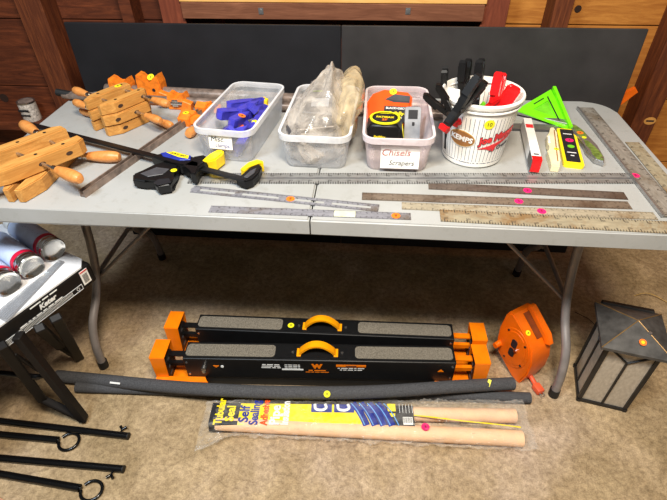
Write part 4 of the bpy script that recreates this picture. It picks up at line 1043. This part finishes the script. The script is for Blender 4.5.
def ext(px0, py0, px1, py1, more=.35):
    a = at(px0, py0, .0105); b = at(px1, py1, .0105); return a-(b-a).normalized()*more, b
A, B = ext(0, 421, 128, 436); pole('farthest straight black pole on the floor, wing nut on its upper side', A, B, None, 1)
A, B = ext(0, 434.5, 58, 440); pole('black pole with open hook ring lying nearest the bench leg', A, B, .030)
A, B = ext(0, 458, 123, 469); pole('straight black pole with wing nut on its lower side, third from the bench', A, B, None, -1)
A, B = ext(0, 474, 80, 488); pole('nearest black pole with a large round hook ring, by the bottom left corner', A, B, .030)
mb = MB(); mb.box((-.93, -.42, .012), (.16, .10, .024), (0, 0, math.radians(-18))); o = mb.build('cardboard_offcut', 'cardboard'); tag(o, 'corner of tan cardboard at the bottom left corner of floor', 'cardboard')
a_, b_ = at(0, 488, .02), at(14, 500, .02); o.location = (0, 0, 0)

# ================================================================== WORK BENCH (bottom left) WITH SPRAY CANS
zt = .47
cA = at(89.5, 262, zt); cB = at(0, 327, zt); e = (cB-cA).normalized()            # right edge, runs towards the camera
ang = math.atan2(e.y, e.x)
wb = thing('folding_workbench', 'black folding workbench with white top beside the table leg', 'workbench', (cA.x, cA.y, 0), ang)
# local x runs along the visible edge toward the viewer, local -y goes left (away from the big table)
s_side = -1 if Vector((math.cos(ang-PI/2), math.sin(ang-PI/2), 0)).x < 0 else 1
Wd = .42; Le = .62
def yy(v): return s_side*v
mb = MB(); mb.box((Le/2, yy(Wd/2), zt-.037), (Le, Wd, .070), bev=.006, seg=2); mb.build('body', 'toolblack', wb)
mb = MB(); pts_ = [(.028, yy(.002)), (Le-.02, yy(.002)), (Le-.02, yy(Wd-.01)), (.002, yy(Wd-.01)), (.002, yy(.03))]
mb.prism(pts_ if s_side > 0 else pts_[::-1], zt-.003, zt+.002); mb.build('work_surface', 'benchtop', wb)
fo = -.0006  # print on the side facing the big table
sm = TR((0, yy(-.0008), 0), (PI/2, 0, 0)) if s_side > 0 else TR((0, .0008, 0), (PI/2, 0, PI))
def side(x, z):   # reading direction: from near (large x) to far (small x)
    return Matrix.Translation((x, yy(-.0008), z)) @ (Euler((PI/2, 0, PI)).to_matrix().to_4x4())
if s_side > 0:
    def side(x, z): return Matrix.Translation((x, -.0008, z)) @ Euler((PI/2, 0, 0)).to_matrix().to_4x4()
text('Keter', .022, 'white', wb, side(.155, zt-.027), bold=.001, shear=.2)
text('FOLDING WORK TABLE', .0085, 'white', wb, side(.16, zt-.010), bold=.0002); text('holds up to 1000 lbs with clamps', .0075, 'white', wb, side(.18, zt-.043))
mb = MB(); y_ = yy(-.0004)
for z_ in (zt-.048, zt-.066): mb.box((.185, y_, z_), (.27, .0008, .0012))
for x_ in (.05, .32): mb.box((x_, y_, zt-.057), (.0012, .0008, .018))
mb.build('ruler_outline', 'white', wb)
mb = MB()
for k in range(60): mb.box((.085+k*.0036, y_, zt-.057), (.0011, .0008, .010 if k % 5 else .014))
mb.build('ruler_print', 'paper', wb)
mb = MB(); mb.lathe([(.004, 0), (.0052, 0), (.0052, .0006), (.004, .0006), (.004, 0)], 16); mb.xf(Matrix.Translation((.064, yy(-.0004), zt-.057)) @ Euler((PI/2, 0, 0)).to_matrix().to_4x4()); mb.build('ring_print', 'white', wb)
mb = MB(); mb.box((.030, yy(-.0006), zt-.034), (.026, .001, .050)); lb = mb.build('barcode_label', 'paper', wb)
mb = MB()
for k in range(9): mb.box((.030, yy(-.0014), zt-.052+k*.0035), (.016, .0006, .0014))
mb.build('barcode_bars', 'ink', lb)
mb = MB(); mb.box((.030, yy(-.0014), zt-.013), (.024, .0006, .004)); mb.build('red_line', 'redtxt', lb)
mb = MB(); mb.box((.36, yy(-.0006), zt-.03), (.05, .001, .045)); mb.build('picture_label', 'paper', wb)
# legs: V-shaped pairs, feet splayed outward towards the big table
wbm = Matrix.Translation((cA.x, cA.y, 0)) @ Matrix.Rotation(ang, 4, 'Z'); inv = wbm.inverted()
def loc(p): return inv @ Vector(p)
def flatbar(mb, a, b, w_, t_):
    a = Vector(a); b = Vector(b); d_ = b-a; m = Matrix.Translation((a+b)/2) @ d_.to_track_quat('Z', 'X').to_matrix().to_4x4()
    for v in mb.box((0, 0, 0), (w_, t_, d_.length), bev=.003): v.co = m @ v.co
def legV(foot, top1, top2, knee):
    top1 = top1+(top1-foot)*.09; top2 = top2+(top2-knee)*.12
    mb = MB(); flatbar(mb, loc(top1), loc(foot), .022, .030); mb.build('leg', 'toolblack', wb)
    mb = MB(); flatbar(mb, loc(top2), loc(knee), .024, .026); flatbar(mb, loc(knee), loc(foot), .018, .022); mb.each('leg_brace', 'toolblack', wb)
foot = at(84, 419, .014)
legV(foot, at(24, 343, .395), at(6, 352, .395), at(42, 399, .10))
foot2 = at(79, 358, .012)
legV(foot2, at(58, 322, .395), at(42, 330, .395), at(60, 346, .14))
for (px, py) in ((-30, 420), (-20, 360)):
    mb = MB(); f_ = at(px, py, .012); flatbar(mb, loc(f_+Vector((.06, .0, .40))), loc(f_), .022, .030); mb.build('leg', 'toolblack', wb)
mb = MB(); mb.tube([loc(at(-60, 368, .24)), loc(at(0, 373, .24)), loc(at(38, 377, .24)), loc(at(46, 375, .23))], [.0095, .0095, .009, .006], 12); mb.build('crossbar', 'blackgloss', wb, True)
mb = MB(); flatbar(mb, loc(at(14, 354, .37)), loc(at(44, 374, .23)), .010, .010); mb.build('strut', 'toolblack', wb)

# spray cans lying on the bench, bottoms towards the camera side
axd = Vector((-.86, .51, 0)).normalized(); ca = math.atan2(axd.y, axd.x)
labs = ['spray can lying on the bench, farthest of three', 'middle spray can of the three lying on the bench', 'nearest spray can of the three on the bench, cut by the photo edge']
for k, (px, py) in enumerate(((54, 250), (32, 267), (8, 284))):
    c = at(px, py, zt+.038)
    o = thing('spray_can', labs[k], 'spray can', (c.x, c.y, zt+.002), ca)
    r = .0355; prof = [(a_*1.092, b_) for a_, b_ in [(0, .006), (.018, .008), (.026, .003), (.0305, .000), (.0325, .003), (.0325, .007), (.0312, .010), (.0322, .013), (.0322, .024), (.0312, .026), (.0322, .028), (.0322, .032)]]
    X_ = Matrix.Translation((0, 0, r+.0008)) @ Euler((0, PI/2, 0)).to_matrix().to_4x4()
    mb = MB(); mb.lathe(prof, 40); mb.xf(X_); mb.build('base_cup', 'chrome', o, True)
    mb = MB(); mb.lathe([(r, .030), (r+.0003, .0305), (r+.0003, .046), (r, .0465)], 40); mb.xf(X_); mb.build('colour_band', 'canred', o, True)
    mb = MB(); mb.lathe([(r, .046), (r, .19)], 40); mb.xf(X_); bdy = mb.build('label_wrap', 'canblue', o, True)
    mb = MB(); mb.lathe([(r, .19), (.033, .198), (.022, .206), (.012, .208), (.012, .216), (0, .217)], 32); mb.xf(X_); mb.build('shoulder', 'chrome', o, True)
    mb = MB(); mb.lathe([(.024, .206), (.026, .208), (.026, .240), (.022, .246), (0, .247)], 32); mb.xf(X_); mb.build('cap', 'white', o, True)
    mb = MB()
    for i in range(9):
        x_ = .06+i*.009
        a = math.radians(90); mb.box((x_, 0, 0), (.0011, .030+.006*(i % 3), .0006))
    for v_ in mb.bm.verts:
        a = v_.co.y/r; rr = r+.0004+v_.co.z; v_.co = Vector((v_.co.x, -math.sin(a+.35)*rr, r+.0008+math.cos(a+.35)*rr))
    mb.build('fine_print', 'inkblue', bdy)
# plastic straw pack on the bench
st_ = thing('straw_packet', 'clear plastic strip of straws in front of the spray cans', 'packet', (0, 0, zt+.0025))
a, b = at(60, 264, zt+.004), at(2, 318, zt+.004); d_ = (b-a); L_ = d_.length
st_.location = ((a.x+b.x)/2, (a.y+b.y)/2, zt+.0022); st_.rotation_euler = (0, 0, math.atan2(d_.y, d_.x))
mb = MB()
for k in range(5): mb.tube([(-L_/2, -.010+.005*k*.6, .004), (0, -.012+.006*k, .004), (L_/2, -.014+.007*k, .004)], .0022, 6)
mb.build('straws', film('straw_plastic', (190, 196, 204), .55, .2, .8, 30, .3), st_, True)
mb = MB(); mb.prism([(-L_/2-.01, -.008), (L_/2, -.026), (L_/2+.01, .026), (-L_/2-.01, .008)], .0006, .008, 'xy', .001); mb.build('sleeve', film('sleeve_film', (150, 152, 158), .35, .12, 1., 40, .8), st_)

# tin can on the ledge and the orange thing behind the board
tc_ = thing('tin_can', 'small white labelled paint tin on the wall ledge left of table', 'can', (at(38, 124, 1.09, 1).x, 1.075, .454))
hc = .088
mb = MB(); mb.lathe([(0, 0), (.037, 0), (.038, .003), (.038, hc-.004), (0, hc-.004)], 32); mb.build('body', plain('tin_label', (196, 186, 176), .5, 0, .25, 120), tc_, True)
mb = MB(); mb.lathe([(.030, hc-.003), (.036, hc-.003), (.0395, hc-.006), (.0395, hc), (.036, hc+.001), (.031, hc-.002)], 32); rm = mb.build('rim', 'steel', tc_, True)
mb = MB(); mb.lathe([(0, hc-.003), (.031, hc-.003), (.031, hc-.001), (0, hc-.001)], 32); mb.build('lid', plain('lid_grey', (150, 132, 122), .5, .3, .2), tc_, True)
text('PAINT', .02, 'ink', tc_, TR((0, -.0388, .055), XZ), sx=.9); text('gloss', .016, 'ink', tc_, TR((.002, -.0388, .033), XZ))
p = at(630, 99, .88, 1)
oc = thing('orange_level_end', 'orange plastic wedge sticking out from behind the right board', 'wedge', (p.x-.004, .90, p.z))
mb = MB(); mb.prism([(-.045, -.05), (-.010, -.028), (.030, .020), (.014, .038), (-.045, .0)], -.008, .008, 'xz', .002, 2); mb.build('shell', 'orangereel', oc)
mb = MB(); mb.box((-.03, .02, -(p.z-.002)/2-.02), (.02, .02, p.z-.045)); mb.build('stem', 'rubber', oc)

GR = {'handscrew_clamp': 'wooden handscrew clamps', 'steel_ruler': 'steel rulers on the table', 'storage_bin': 'clear plastic bins', 'folding_stand': 'folding stands under the table', 'metal_pole': 'black metal poles on the floor', 'spray_can': 'spray cans on the bench', 'black_board': 'black boards behind the table', 'foam_pipe_insulation': 'foam tubes on the floor', 'pipe_clamp': 'pipe clamps at the back of the table', 'poly_bag': 'poly bags in the middle bin', 'wire': 'loose wires on the floor'}
for o in list(SC.objects):
    k_ = o.name.split('.')[0]
    if 'category' in o and k_ in GR: o['group'] = GR[k_]
    if 'category' in o and k_ == 'spring_clamp': o['group'] = 'blue spring clamps in the clear bin' if 'blue' in o['label'] or 'clear bin' in o['label'] else 'spring clamps in the pail'
# ================================================================== LIGHT
SC.world = bpy.data.worlds.new('world'); SC.world.use_nodes = True
bg = SC.world.node_tree.nodes['Background']; bg.inputs[0].default_value = (1, .95, .88, 1); bg.inputs[1].default_value = .10
def area(name, loc, tgt, sx, sy, power, col):
    ld = bpy.data.lights.new(name, 'AREA'); ld.shape = 'RECTANGLE'; ld.size = sx; ld.size_y = sy; ld.energy = power; ld.color = col
    o = bpy.data.objects.new(name, ld); C.objects.link(o); o.location = loc
    o.rotation_euler = (Vector(tgt)-Vector(loc)).to_track_quat('-Z', 'Y').to_euler(); return o
area('ceiling_lamp', (.30, -.80, 2.45), (.25, .15, .4), .5, .35, 74, (1, .89, .74))
area('shop_light', (-.75, -.85, 2.45), (-.4, .2, .5), .5, .35, 44, (.76, .88, 1))
SC.view_settings.view_transform = 'Standard'; SC.view_settings.look = 'None'; SC.view_settings.exposure = 0; SC.view_settings.gamma = 1
SC.view_settings.use_curve_mapping = False
